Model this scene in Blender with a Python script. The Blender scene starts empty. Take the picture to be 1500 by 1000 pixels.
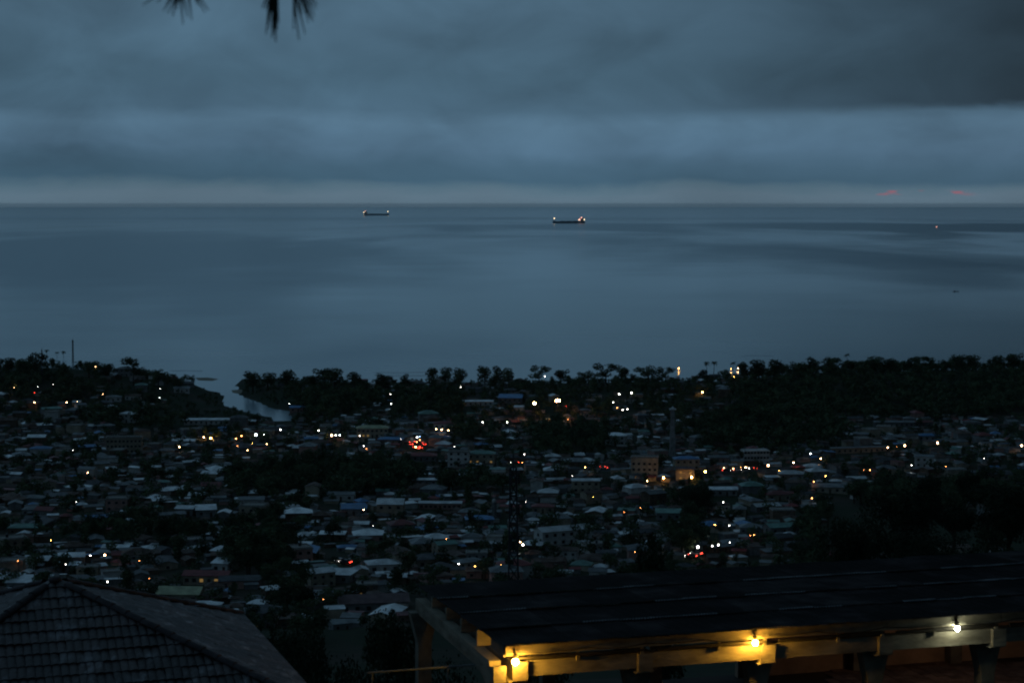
import bpy, math, random
import numpy as np
from mathutils import Vector, Matrix

R = math.radians
rng = random.Random(7)
nrs = np.random.RandomState(11)
S = bpy.context.scene
COL = S.collection

# ------------------------------------------------------------------ camera
FPX = 2800.0                       # focal length in pixels of a 1500 px wide frame
CAMZ = 150.0
PITCH = math.atan(200.5 / FPX)     # eye level lies 203 px above the picture centre
cam = bpy.data.cameras.new('camera')
cam.sensor_width = 36.0
cam.lens = FPX / 1500.0 * 36.0
cam.clip_start = 0.2
cam.clip_end = 400000.0
cam.dof.use_dof = True
cam.dof.focus_distance = 900.0
cam.dof.aperture_fstop = 7.5
camo = bpy.data.objects.new('camera', cam)
camo.location = (0, 0, CAMZ)
camo.rotation_euler = (math.pi / 2 - PITCH, 0, 0)
COL.objects.link(camo)
S.camera = camo

# ------------------------------------------------------------------ render / view
S.view_settings.view_transform = 'Standard'
S.view_settings.look = 'None'
S.view_settings.exposure = 0.0
S.view_settings.gamma = 1.0
S.view_settings.use_curve_mapping = False
S.cycles.max_bounces = 5
S.cycles.diffuse_bounces = 2
S.cycles.glossy_bounces = 2
S.cycles.transmission_bounces = 2
S.cycles.volume_bounces = 1
S.cycles.pixel_filter_type = 'BLACKMAN_HARRIS'
S.cycles.filter_width = 2.1
S.cycles.caustics_reflective = False
S.cycles.caustics_refractive = False
S.cycles.sample_clamp_indirect = 2.0


def lin(r, g, b, k=1.0):
    def f(c):
        c = c / 255.0
        return c / 12.92 if c <= 0.04045 else ((c + 0.055) / 1.055) ** 2.4
    return (f(r) * k, f(g) * k, f(b) * k, 1.0)


class G:
    """small node-graph writer"""
    def __init__(self, tree):
        self.t = tree

    def n(self, typ, **kw):
        nd = self.t.nodes.new(typ)
        for k, v in kw.items():
            setattr(nd, k, v)
        return nd

    def put(self, sock, v):
        if hasattr(v, 'is_linked') or isinstance(v, bpy.types.NodeSocket):
            self.t.links.new(v, sock)
        else:
            sock.default_value = v

    def m(self, op, a, b=0.0, c=0.0, clamp=False):
        nd = self.n('ShaderNodeMath', operation=op, use_clamp=clamp)
        for i, v in enumerate((a, b, c)):
            self.put(nd.inputs[i], v)
        return nd.outputs[0]

    def smooth(self, x, lo, hi, a=0.0, b=1.0):
        nd = self.n('ShaderNodeMapRange', interpolation_type='SMOOTHSTEP')
        for i, v in enumerate((x, lo, hi, a, b)):
            self.put(nd.inputs[i], v)
        return nd.outputs[0]

    def lin(self, x, lo, hi, a=0.0, b=1.0):
        nd = self.n('ShaderNodeMapRange')
        for i, v in enumerate((x, lo, hi, a, b)):
            self.put(nd.inputs[i], v)
        return nd.outputs[0]

    def noise(self, vec, scale, detail=4.0, rough=0.55, stretch=None, dist=0.0):
        if stretch:
            mp = self.n('ShaderNodeMapping')
            mp.inputs['Scale'].default_value = stretch
            self.t.links.new(vec, mp.inputs['Vector'])
            vec = mp.outputs[0]
        nd = self.n('ShaderNodeTexNoise')
        if vec is not None:
            self.t.links.new(vec, nd.inputs['Vector'])
        nd.inputs['Scale'].default_value = scale
        nd.inputs['Detail'].default_value = detail
        nd.inputs['Roughness'].default_value = rough
        nd.inputs['Distortion'].default_value = dist
        return nd.outputs[0]

    def ramp(self, x, stops, interp='LINEAR'):
        nd = self.n('ShaderNodeValToRGB')
        cr = nd.color_ramp
        cr.interpolation = interp
        while len(cr.elements) < len(stops):
            cr.elements.new(0.5)
        for e, (p, c) in zip(cr.elements, stops):
            e.position = p
            e.color = c
        self.put(nd.inputs[0], x)
        return nd.outputs[0]

    def mix(self, f, a, b, mode='MIX'):
        nd = self.n('ShaderNodeMix', data_type='RGBA', blend_type=mode)
        self.put(nd.inputs[0], f)
        self.put(nd.inputs[6], a)
        self.put(nd.inputs[7], b)
        return nd.outputs[2]


# ------------------------------------------------------------------ world: overcast dusk sky
SUN_EL, SUN_ROT = 1.5, 38.0
W = bpy.data.worlds.new('World')
S.world = W
W.use_nodes = True
W.node_tree.nodes.clear()
g = G(W.node_tree)
tc = g.n('ShaderNodeTexCoord').outputs['Generated']
sep = g.n('ShaderNodeSeparateXYZ')
W.node_tree.links.new(tc, sep.inputs[0])
X, Y, Z = sep.outputs
az = g.m('DIVIDE', X, g.m('MAXIMUM', g.m('ABSOLUTE', Y), 0.05))
n1 = g.noise(tc, 1.0, 5.0, 0.58, (14, 14, 40), 0.3)
n2 = g.noise(tc, 1.0, 3.0, 0.5, (4.5, 4.5, 14), 0.4)
n3 = g.noise(tc, 1.0, 5.0, 0.52, (16, 16, 30), 0.5)
up = g.smooth(Z, 0.0, 0.03)
el = g.m('ADD', Z, g.m('MULTIPLY', g.m('SUBTRACT', n1, 0.5), 0.014))
el = g.m('ADD', el, g.m('MULTIPLY', g.m('SUBTRACT', n2, 0.5), 0.016))
K = 10.0                                                     # background strength is 0.1


def st(e, r, gg, b):
    return ((e + 0.02) / 0.16, lin(r - 1, gg + 1, b + 1, K))


base = g.ramp(g.lin(el, -0.02, 0.14), [
    st(-0.02, 94, 114, 130), st(0.0045, 93, 114, 130), st(0.0085, 84, 108, 124), st(0.0125, 66, 94, 114),
    st(0.019, 70, 98, 119), st(0.028, 80, 108, 131), st(0.042, 82, 110, 132), st(0.049, 72, 98, 118),
    st(0.066, 70, 96, 115), st(0.10, 75, 101, 121), st(0.14, 72, 97, 117)])
bil = g.m('MULTIPLY', g.m('SUBTRACT', n3, 0.5), g.smooth(Z, 0.008, 0.03, 0.15, 0.85))
br = g.m('ADD', g.m('ADD', 1.0, bil), g.m('MULTIPLY', g.m('SUBTRACT', n2, 0.5), 0.95))
br = g.m('MULTIPLY', br, g.smooth(Y, -1.0, 0.75, 0.68, 1.0))        # the day is fading out over the sea
br = g.m('MULTIPLY', br, g.smooth(Z, 0.10, 0.9, 1.0, 0.88))
# a heavier cloud sheet standing over the sea to the right, its base sharply cut
sheet_in = g.smooth(g.m('ADD', az, g.m('MULTIPLY', g.m('SUBTRACT', n2, 0.5), 0.22)), -0.06, 0.30)
sheet_base = g.m('ADD', 0.047, g.m('ADD', g.m('MULTIPLY', az, 0.012), g.m('MULTIPLY', g.m('SUBTRACT', n1, 0.5), 0.013)))
sheet = g.m('MULTIPLY', sheet_in, g.smooth(g.m('ADD', g.m('SUBTRACT', Z, sheet_base), g.m('MULTIPLY', g.m('SUBTRACT', n3, 0.5), 0.012)), -0.0025, 0.004))
br = g.m('MULTIPLY', br, g.m('SUBTRACT', 1.0, g.m('MULTIPLY', sheet, g.smooth(az, 0.02, 0.30, 0.26, 0.72))))
br = g.m('MULTIPLY', br, g.smooth(az, -0.30, 0.25, 1.07, 0.93))      # a little more light left in the south-west
cloud = g.mix(1.0, base, br, 'MULTIPLY')
# embers of sunset in the gap below the cloud
n4 = g.noise(tc, 1.0, 2.0, 0.5, (95, 95, 300))
gap1 = g.m('MULTIPLY', g.smooth(g.m('ABSOLUTE', g.m('SUBTRACT', Z, 0.0058)), 0.0018, 0.0006),
           g.smooth(g.m('ABSOLUTE', g.m('SUBTRACT', az, 0.212)), 0.034, 0.014))
gap2 = g.m('MULTIPLY', g.smooth(g.m('ABSOLUTE', g.m('SUBTRACT', Z, -0.0022)), 0.0010, 0.0003),
           g.smooth(g.m('ABSOLUTE', g.m('SUBTRACT', az, 0.09)), 0.07, 0.03))
emb = g.m('MULTIPLY', g.m('ADD', gap1, g.m('MULTIPLY', gap2, 0.5)), g.smooth(n4, 0.50, 0.68))
cloud = g.mix(emb, cloud, lin(156, 92, 104, K))
sky = g.n('ShaderNodeTexSky', sky_type='NISHITA')
sky.sun_disc = False
sky.sun_elevation = R(SUN_EL)
sky.sun_rotation = R(SUN_ROT)
sky.altitude = 150
skycol = g.mix(0.994, sky.outputs[0], cloud)                  # a thin trace of the clear sky comes through
bg = g.n('ShaderNodeBackground')
W.node_tree.links.new(skycol, bg.inputs['Color'])
bg.inputs['Strength'].default_value = 0.1
wo = g.n('ShaderNodeOutputWorld')
W.node_tree.links.new(bg.outputs[0], wo.inputs['Surface'])

sun = bpy.data.lights.new('sun', 'SUN')
sun.energy = 0.012
sun.angle = R(25)
sun.color = (1.0, 0.86, 0.74)
suno = bpy.data.objects.new('sun', sun)
sd = Vector((math.sin(R(SUN_ROT)) * math.cos(R(SUN_EL + 6)), math.cos(R(SUN_ROT)) * math.cos(R(SUN_EL + 6)), math.sin(R(SUN_EL + 6))))
suno.rotation_euler = sd.to_track_quat('Z', 'Y').to_euler()
suno.location = (0, 0, 300)
COL.objects.link(suno)

# ------------------------------------------------------------------ picture <-> place
CA, SA = math.cos(PITCH), math.sin(PITCH)


def ray(px, py):
    x = (px - 750.0) / FPX
    y = (500.0 - py) / FPX
    return Vector((x, CA + y * SA, -SA + y * CA))


def proj(p):
    x, y, z = p[0], p[1], p[2] - CAMZ
    dep = y * CA - z * SA
    if dep < 0.1:
        return (-9999, -9999, dep)
    return (750 + FPX * x / dep, 500 - FPX * (y * SA + z * CA) / dep, dep)


def at_z(px, py, z):
    d = ray(px, py)
    t = (z - CAMZ) / d.z
    return Vector((d.x * t, d.y * t, z))


def at_y(px, py, y):
    d = ray(px, py)
    t = y / d.y
    return Vector((d.x * t, y, CAMZ + d.z * t))


# ------------------------------------------------------------------ terrain
HD = [-200, -30, 0, 20, 30, 60, 100, 200, 300, 400, 500, 600, 700, 800, 1000, 1200, 1500, 1585, 1640, 2200]
HZ = [160, 150, 148.2, 141, 136.4, 128, 116, 92, 72, 54, 39, 28, 19.5, 13, 7, 5, 4.0, 2.5, -2.5, -6]
RIV = [at_z(px, py, 0) for px, py in [(225, 528), (365, 528), (356, 549), (346, 564), (352, 570), (350, 577), (362, 583), (380, 589), (398, 598), (424, 602),
                                      (430, 620), (402, 621), (394, 611), (368, 606), (346, 600), (324, 593), (328, 582), (320, 575), (288, 571), (280, 561), (266, 547)]]
RX = np.array([p.x for p in RIV])
RY = np.array([p.y for p in RIV])
POND = [at_z(px, py, 0) for px, py in [(266, 616), (300, 611), (338, 613), (334, 620), (280, 622)]]


def river_sd(x, y):
    """signed distance to the river outline (negative inside), arrays"""
    x = np.asarray(x, float)
    y = np.asarray(y, float)
    d2 = np.full(x.shape, 1e18)
    ins = np.zeros(x.shape, bool)
    n = len(RX)
    for i in range(n):
        x0, y0, x1, y1 = RX[i], RY[i], RX[(i + 1) % n], RY[(i + 1) % n]
        ex, ey = x1 - x0, y1 - y0
        t = np.clip(((x - x0) * ex + (y - y0) * ey) / (ex * ex + ey * ey), 0, 1)
        d2 = np.minimum(d2, (x - x0 - t * ex) ** 2 + (y - y0 - t * ey) ** 2)
        c = (y0 > y) != (y1 > y)
        ins ^= c & (x < ex * (y - y0) / (ey if abs(ey) > 1e-9 else 1e-9) + x0)
    return np.where(ins, -1, 1) * np.sqrt(d2)


def sm(x, a, b):
    t = np.clip((x - a) / (b - a), 0, 1)
    return t * t * (3 - 2 * t)


def hgt(x, y):
    x = np.asarray(x, float)
    y = np.asarray(y, float)
    k = x / np.maximum(y, 30.0)                 # bearing
    yy = y + 22 * np.sin(x * 0.011 + 1.0) * sm(y, 1300, 1600) + 10 * np.sin(x * 0.035) * sm(y, 1300, 1600)
    h = np.interp(yy, HD, HZ)
    # rolling ground of the town
    roll = 2.2 * np.sin(x * 0.021 + y * 0.013) + 1.8 * np.sin(x * 0.013 - y * 0.027 + 2) + 0.8 * np.sin(x * 0.06 + 1) * np.sin(y * 0.05)
    h = h + roll * sm(y, 250, 500) * (1 - sm(y, 1150, 1350)) * 0.8
    # wooded headland left of the river mouth
    h = h + 17 * np.exp(-((x + 385) / 125.0) ** 2 - ((y - 1500) / 95.0) ** 2) + 8 * np.exp(-((x + 420) / 140.0) ** 2 - ((y - 1370) / 80.0) ** 2)
    # wooded ridge on the other end of the bay
    h = h + 9.5 * sm(x, 130, 260) * np.exp(-((y - 1455 - 0.1 * x) / 130.0) ** 2) + 3 * sm(x, 290, 420) * np.exp(-((y - 1450) / 150.0) ** 2)
    h = h + 5 * sm(x, -60, 80) * np.exp(-((y - 1480) / 90.0) ** 2)
    # shoulder of the camera's own hill
    h = h + 20 * sm(k, 0.13, 0.24) * sm(y, 90, 200) * (1 - sm(y, 320, 620))
    h = np.where(y > 1585, np.minimum(h, np.interp(yy, HD, HZ)), h)
    s = river_sd(x, y)
    h = np.where((y > 1100) & (y < 1800), np.where(s < 0, np.minimum(h, -1.2 * np.clip(-s / 6, 0, 1) - 0.05), np.where(h > 0.5, 0.5 + (h - 0.5) * sm(s, 0, 28), h)), h)
    return h


def h1(x, y):
    return float(hgt(np.array([x]), np.array([y]))[0])


_TS = np.concatenate([np.arange(20, 300, 2.0), np.arange(300, 2100, 3.0)])


def hit(px, py, hh=0.0):
    """where the line of sight through a pixel comes within hh of the ground"""
    d = ray(px, py)
    x = d.x * _TS
    y = d.y * _TS
    z = CAMZ + d.z * _TS
    ok = np.nonzero((z < hgt(x, y) + hh) & (_TS > 330))[0]        # the town lies beyond the near slope
    i = ok[0] if len(ok) else len(_TS) - 1
    a, b = (_TS[i - 1] if i else 1.0), _TS[i]
    for _ in range(12):
        c = (a + b) / 2
        if CAMZ + d.z * c < h1(d.x * c, d.y * c) + hh:
            b = c
        else:
            a = c
    return Vector((d.x * b, d.y * b, h1(d.x * b, d.y * b)))


# ------------------------------------------------------------------ materials
MATS = {}


def mat(name, col, rough=0.8, metal=0.0, spec=0.3, var=0.25, scale=1.0, col2=None, bump=0.0, bscale=20.0, obj_var=0.0, coords='Object', lo_hi=(0.32, 0.68), stretch=None, emit=None, estr=0.0):
    m = bpy.data.materials.new(name)
    m.use_nodes = True
    t = m.node_tree
    b = t.nodes['Principled BSDF']
    q = G(t)
    b.inputs['Roughness'].default_value = rough
    b.inputs['Metallic'].default_value = metal
    b.inputs['Specular IOR Level'].default_value = spec
    c = (*col[:3], 1.0)
    if emit is not None:
        b.inputs['Base Color'].default_value = c
        b.inputs['Emission Color'].default_value = (*emit[:3], 1.0)
        b.inputs['Emission Strength'].default_value = estr
        MATS[name] = m
        return m
    co = q.n('ShaderNodeNewGeometry').outputs['Position']
    nz = q.noise(co, scale, 5.0, 0.6, stretch)
    lo = tuple(v * (1 - var) for v in c[:3]) + (1,)
    hi = (*(col2[:3] if col2 else [min(1.0, v * (1 + var)) for v in c[:3]]), 1)
    cc = q.mix(q.smooth(nz, *lo_hi), lo, hi)
    if obj_var:
        oi = q.n('ShaderNodeObjectInfo').outputs['Random']
        cc = q.mix(1.0, cc, q.lin(oi, 0, 1, 1 - obj_var, 1 + obj_var), 'MULTIPLY')
    t.links.new(cc, b.inputs['Base Color'])
    if bump:
        bn = q.n('ShaderNodeBump')
        bn.inputs['Strength'].default_value = bump
        bn.inputs['Distance'].default_value = 0.05
        t.links.new(q.noise(co, bscale, 4.0, 0.6, stretch), bn.inputs['Height'])
        t.links.new(bn.outputs[0], b.inputs['Normal'])
    MATS[name] = m
    return m


mat('leaf', (0.055, 0.085, 0.048), 0.9, spec=0.1, var=0.5, scale=0.10, col2=(0.10, 0.135, 0.07), obj_var=0.35)
mat('leaf_near', (0.024, 0.036, 0.018), 0.8, spec=0.15, var=0.4, scale=0.6, obj_var=0.3)
mat('palm_leaf', (0.03, 0.045, 0.02), 0.7, spec=0.2, var=0.3, scale=0.6, obj_var=0.2)
mat('bark', (0.05, 0.04, 0.03), 0.95, spec=0.1, var=0.4, scale=3.0, bump=0.4)
mat('roof_zinc', (0.62, 0.65, 0.66), 0.36, 0.4, 0.5, 0.3, 0.25, obj_var=0.25)
mat('roof_grey', (0.17, 0.185, 0.19), 0.55, 0.2, 0.4, 0.35, 0.3, obj_var=0.35)
mat('roof_dark', (0.075, 0.08, 0.085), 0.6, 0.1, 0.3, 0.4, 0.35, obj_var=0.35)
mat('roof_rust', (0.10, 0.055, 0.04), 0.75, 0.0, 0.3, 0.45, 0.35, (0.16, 0.12, 0.10), obj_var=0.3)
mat('roof_red', (0.20, 0.045, 0.045), 0.6, 0.0, 0.4, 0.3, 0.3, obj_var=0.3)
mat('roof_blue', (0.07, 0.21, 0.42), 0.5, 0.0, 0.5, 0.25, 0.3, obj_var=0.2)
mat('roof_green', (0.13, 0.26, 0.22), 0.55, 0.0, 0.4, 0.3, 0.3, obj_var=0.25)
mat('roof_ochre', (0.40, 0.42, 0.25), 0.6, 0.0, 0.4, 0.25, 0.3)
mat('roof_brown', (0.15, 0.10, 0.10), 0.7, 0.0, 0.3, 0.25, 0.5)
mat('wall_white', (0.55, 0.54, 0.52), 0.85, spec=0.2, var=0.2, scale=0.4, obj_var=0.2)
mat('wall_cream', (0.36, 0.31, 0.24), 0.9, spec=0.2, var=0.25, scale=0.4, obj_var=0.25)
mat('wall_grey', (0.20, 0.20, 0.20), 0.9, spec=0.2, var=0.3, scale=0.4, obj_var=0.3)
mat('wall_earth', (0.14, 0.10, 0.075), 0.95, spec=0.1, var=0.3, scale=0.5, obj_var=0.3)
mat('wall_pink', (0.40, 0.24, 0.21), 0.9, spec=0.2, var=0.2, scale=0.4, obj_var=0.2)
mat('glass_dark', (0.02, 0.025, 0.03), 0.15, spec=0.5, var=0.1)
mat('door_wood', (0.07, 0.045, 0.03), 0.7, var=0.3, scale=2.0)
mat('dark_metal', (0.05, 0.05, 0.055), 0.55, 0.6, var=0.2)
mat('concrete', (0.30, 0.29, 0.27), 0.9, spec=0.2, var=0.3, scale=1.5, bump=0.2)
mat('tyre', (0.015, 0.015, 0.015), 0.9, var=0.1)
mat('paint_white', (0.6, 0.6, 0.6), 0.4, var=0.05)
mat('paint_dark', (0.03, 0.03, 0.035), 0.35, spec=0.5, var=0.1)
mat('paint_red', (0.3, 0.03, 0.03), 0.35, spec=0.5, var=0.1)
mat('asphalt', (0.05, 0.05, 0.05), 0.9, var=0.3, scale=0.3)
mat('sand', (0.28, 0.25, 0.20), 0.95, spec=0.1, var=0.25, scale=0.06)
mat('foam', (0.75, 0.78, 0.8), 0.8, var=0.1)
for nm, c, s in [('warm', (1.0, 0.55, 0.26), 40), ('orange', (1.0, 0.34, 0.10), 34), ('white', (1.0, 0.94, 0.85), 24), ('cool', (0.80, 0.90, 1.0), 26),
                 ('yellow', (1.0, 0.48, 0.11), 75), ('red', (1.0, 0.06, 0.03), 14), ('blue', (0.35, 0.55, 1.0), 18), ('flood', (1.0, 0.46, 0.18), 160)]:
    mat('lamp_' + nm, (0.8, 0.8, 0.8), emit=c, estr=s)
mat('lit_window', (0.5, 0.4, 0.2), emit=(1.0, 0.58, 0.16), estr=0.16)
mat('lit_shop', (0.5, 0.4, 0.2), emit=(1.0, 0.55, 0.16), estr=1.6)
mat('ship_lamp', (0.8, 0.8, 0.8), emit=(1.0, 0.74, 0.40), estr=6)
mat('ship_lamp_red', (0.8, 0.8, 0.8), emit=(1.0, 0.42, 0.28), estr=6)
mat('hull_hazed', (0.22, 0.25, 0.28), 0.6, var=0.2, scale=0.05)  # paler hull: haze over the distant ship put into its colour
mat('hull', (0.11, 0.125, 0.145), 0.6, var=0.2, scale=0.05)


# ground: dark grass, bare earth and trodden yards
def ground_mat():
    m = bpy.data.materials.new('ground')
    m.use_nodes = True
    t = m.node_tree
    q = G(t)
    b = t.nodes['Principled BSDF']
    b.inputs['Roughness'].default_value = 0.95
    b.inputs['Specular IOR Level'].default_value = 0.1
    co = q.n('ShaderNodeTexCoord').outputs['Object']
    a = q.noise(co, 0.02, 6.0, 0.6)
    c2 = q.noise(co, 0.25, 4.0, 0.6)
    c = q.mix(q.smooth(a, 0.45, 0.62), (0.032, 0.048, 0.026, 1), (0.07, 0.06, 0.046, 1))
    c = q.mix(q.smooth(c2, 0.3, 0.8, 0.0, 0.6), c, (0.022, 0.026, 0.02, 1))
    t.links.new(c, b.inputs['Base Color'])
    MATS['ground'] = m


ground_mat()


def sea_mat():
    m = bpy.data.materials.new('sea_water')
    m.use_nodes = True
    t = m.node_tree
    q = G(t)
    b = t.nodes['Principled BSDF']
    co = q.n('ShaderNodeTexCoord').outputs['Object']
    # kilometre-long lanes: ruffled water and cloud reflection, both put into the colour
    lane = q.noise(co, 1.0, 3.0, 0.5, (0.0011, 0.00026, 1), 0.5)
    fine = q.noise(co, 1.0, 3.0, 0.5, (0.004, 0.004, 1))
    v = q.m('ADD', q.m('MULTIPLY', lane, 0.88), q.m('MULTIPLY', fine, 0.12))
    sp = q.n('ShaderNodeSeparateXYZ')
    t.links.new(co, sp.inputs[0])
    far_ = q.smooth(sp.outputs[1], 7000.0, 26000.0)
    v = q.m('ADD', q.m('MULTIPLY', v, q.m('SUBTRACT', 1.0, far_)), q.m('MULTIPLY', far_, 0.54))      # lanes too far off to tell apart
    for (cx, cy, rx, ry, amt) in [(-1500, 4900, 1150, 2800, -0.20), (-2600, 8200, 1700, 2600, -0.08), (3300, 12800, 4600, 2300, -0.24), (-1500, 20500, 5000, 2300, -0.10), (-2600, 13500, 2300, 2600, 0.10), (300, 3400, 900, 1500, 0.06)]:  # broad patches: wind ruffles and cloud reflection painted into colour and roughness
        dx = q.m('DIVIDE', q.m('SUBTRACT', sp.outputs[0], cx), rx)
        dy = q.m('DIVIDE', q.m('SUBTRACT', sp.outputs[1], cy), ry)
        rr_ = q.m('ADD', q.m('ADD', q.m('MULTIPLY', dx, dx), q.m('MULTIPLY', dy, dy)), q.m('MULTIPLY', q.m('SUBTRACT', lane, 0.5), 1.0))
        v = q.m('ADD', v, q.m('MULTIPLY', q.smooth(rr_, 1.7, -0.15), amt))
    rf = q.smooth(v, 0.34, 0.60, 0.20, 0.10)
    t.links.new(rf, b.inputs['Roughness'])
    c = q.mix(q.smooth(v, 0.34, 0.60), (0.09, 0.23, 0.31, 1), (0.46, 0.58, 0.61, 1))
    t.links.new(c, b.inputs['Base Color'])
    b.inputs['IOR'].default_value = 1.33
    b.inputs['Specular IOR Level'].default_value = 0.5
    bn = q.n('ShaderNodeBump')
    bn.inputs['Strength'].default_value = 0.06
    bn.inputs['Distance'].default_value = 0.3
    t.links.new(q.noise(co, 1.0, 3.0, 0.6, (0.04, 0.10, 1)), bn.inputs['Height'])
    t.links.new(bn.outputs[0], b.inputs['Normal'])
    MATS['sea_water'] = m


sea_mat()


# ------------------------------------------------------------------ mesh helpers
class MB:
    def __init__(self):
        self.v = []
        self.f = []
        self.mi = []

    def add(self, verts, faces, mi=0):
        o = len(self.v)
        self.v.extend([tuple(p) for p in verts])
        self.f.extend([tuple(i + o for i in fc) for fc in faces])
        self.mi.extend([mi] * len(faces))

    def box(self, x0, x1, y0, y1, z0, z1, mi=0, M=None):
        vs = [Vector((x, y, z)) for z in (z0, z1) for (x, y) in ((x0, y0), (x1, y0), (x1, y1), (x0, y1))]
        if M:
            vs = [M @ p for p in vs]
        self.add(vs, [(3, 2, 1, 0), (4, 5, 6, 7), (0, 1, 5, 4), (1, 2, 6, 5), (2, 3, 7, 6), (3, 0, 4, 7)], mi)

    def frustum(self, x0, x1, y0, y1, z0, X0, X1, Y0, Y1, z1, mi=0):
        vs = [(x0, y0, z0), (x1, y0, z0), (x1, y1, z0), (x0, y1, z0), (X0, Y0, z1), (X1, Y0, z1), (X1, Y1, z1), (X0, Y1, z1)]
        self.add(vs, [(3, 2, 1, 0), (4, 5, 6, 7), (0, 1, 5, 4), (1, 2, 6, 5), (2, 3, 7, 6), (3, 0, 4, 7)], mi)

    def tube(self, pts, rad, n=6, mi=0, cap=True):
        pts = [Vector(p) for p in pts]
        if not isinstance(rad, (list, tuple)):
            rad = [rad] * len(pts)
        rings = []
        for i, p in enumerate(pts):
            a = pts[max(i - 1, 0)]
            b = pts[min(i + 1, len(pts) - 1)]
            d = (b - a).normalized()
            u = d.cross(Vector((0, 0, 1)) if abs(d.z) < 0.95 else Vector((1, 0, 0))).normalized()
            w = d.cross(u)
            rings.append([p + (u * math.cos(2 * math.pi * k / n) + w * math.sin(2 * math.pi * k / n)) * rad[i] for k in range(n)])
        vs = [q for r_ in rings for q in r_]
        fs = []
        for i in range(len(pts) - 1):
            for k in range(n):
                fs.append((i * n + k, i * n + (k + 1) % n, (i + 1) * n + (k + 1) % n, (i + 1) * n + k))
        if cap:
            fs.append(tuple(range(n - 1, -1, -1)))
            fs.append(tuple((len(pts) - 1) * n + k for k in range(n)))
        self.add(vs, fs, mi)

    def ball(self, c, r, seg=8, rings=5, mi=0, sz=1.0):
        vs = [(c[0], c[1], c[2] + r * sz)]
        for i in range(1, rings):
            a = math.pi * i / rings
            for k in range(seg):
                b = 2 * math.pi * k / seg
                vs.append((c[0] + r * math.sin(a) * math.cos(b), c[1] + r * math.sin(a) * math.sin(b), c[2] + r * math.cos(a) * sz))
        vs.append((c[0], c[1], c[2] - r * sz))
        fs = [(0, 1 + k, 1 + (k + 1) % seg) for k in range(seg)]
        for i in range(rings - 2):
            for k in range(seg):
                fs.append((1 + i * seg + k, 1 + (i + 1) * seg + k, 1 + (i + 1) * seg + (k + 1) % seg, 1 + i * seg + (k + 1) % seg))
        L = len(vs) - 1
        fs += [(L, 1 + (rings - 2) * seg + (k + 1) % seg, 1 + (rings - 2) * seg + k) for k in range(seg)]
        self.add(vs, fs, mi)

    def mesh(self, name, mats, smooth=False):
        me = bpy.data.meshes.new(name)
        me.from_pydata(self.v, [], self.f)
        for m in ([mats] if isinstance(mats, str) else mats):
            me.materials.append(MATS[m])
        if any(self.mi):
            me.polygons.foreach_set('material_index', self.mi)
        if smooth:
            me.polygons.foreach_set('use_smooth', [True] * len(me.polygons))
        me.update()
        return me


def npmesh(name, v, f, mats, mi=None):
    """quad soup from arrays"""
    me = bpy.data.meshes.new(name)
    v = np.asarray(v, np.float32)
    f = np.asarray(f, np.int32)
    me.vertices.add(len(v))
    me.vertices.foreach_set('co', v.ravel())
    me.loops.add(f.size)
    me.loops.foreach_set('vertex_index', f.ravel())
    me.polygons.add(len(f))
    me.polygons.foreach_set('loop_start', np.arange(0, f.size, f.shape[1], dtype=np.int32))
    for m in ([mats] if isinstance(mats, str) else mats):
        me.materials.append(MATS[m])
    if mi is not None:
        me.polygons.foreach_set('material_index', np.asarray(mi, np.int32))
    me.update(calc_edges=True)
    return me


def link(name, me, parent=None, loc=None, rz=None, mt=None):
    o = bpy.data.objects.new(name, me)
    COL.objects.link(o)
    if parent is not None:
        o.parent = parent
    if loc is not None:
        o.location = loc
    if rz is not None:
        o.rotation_euler = (0, 0, rz)
    if mt:
        for i, m in enumerate([mt] if isinstance(mt, str) else mt):
            o.material_slots[i].link = 'OBJECT'
            o.material_slots[i].material = MATS[m]
    return o


def tag(o, label, cat, group=None):
    o['label'] = label
    o['category'] = cat
    if group:
        o['group'] = group
    return o


def thing(name, label, cat, loc=(0, 0, 0), rz=0.0, group=None):
    o = link(name, None, None, loc, rz)
    o.empty_display_size = 0.5
    return tag(o, label, cat, group)


def struct(name, me, kind='structure', loc=None):
    o = link(name, me, None, loc)
    o['kind'] = kind
    return o


# ------------------------------------------------------------------ ground, sea
def grid(xs, ys, zf):
    gx, gy = np.meshgrid(xs, ys)
    gz = zf(gx, gy)
    v = np.stack([gx.ravel(), gy.ravel(), gz.ravel()], 1)
    nx, ny = len(xs), len(ys)
    a = (np.arange(ny - 1)[:, None] * nx + np.arange(nx - 1)[None, :]).ravel()
    return v, np.stack([a, a + 1, a + nx + 1, a + nx], 1)


gv, gf = grid(np.arange(-760, 761, 7.0), np.concatenate([np.arange(-60, 140, 4.0), np.arange(140, 1100, 8.0), np.arange(1100, 1780, 4.0)]), hgt)
ground = struct('ground', npmesh('ground', gv, gf, 'ground'))
ground.data.polygons.foreach_set('use_smooth', [True] * len(ground.data.polygons))

SEA_R = 110000.0
mb = MB()
rr = [0.0, 800, 1500, 2500, 4500, 9000, 18000, 35000, 70000, SEA_R]
ns = 96
vs = [(0, 0, 0)]
for r_ in rr[1:]:
    vs += [(r_ * math.cos(2 * math.pi * k / ns), r_ * math.sin(2 * math.pi * k / ns), 0) for k in range(ns)]
fs = [(0, 1 + k, 1 + (k + 1) % ns) for k in range(ns)]
for i in range(len(rr) - 2):
    for k in range(ns):
        fs.append((1 + i * ns + k, 1 + (i + 1) * ns + k, 1 + (i + 1) * ns + (k + 1) % ns, 1 + i * ns + (k + 1) % ns))
mb.add(vs, fs)
struct('sea', mb.mesh('sea', 'sea_water'))


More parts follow.
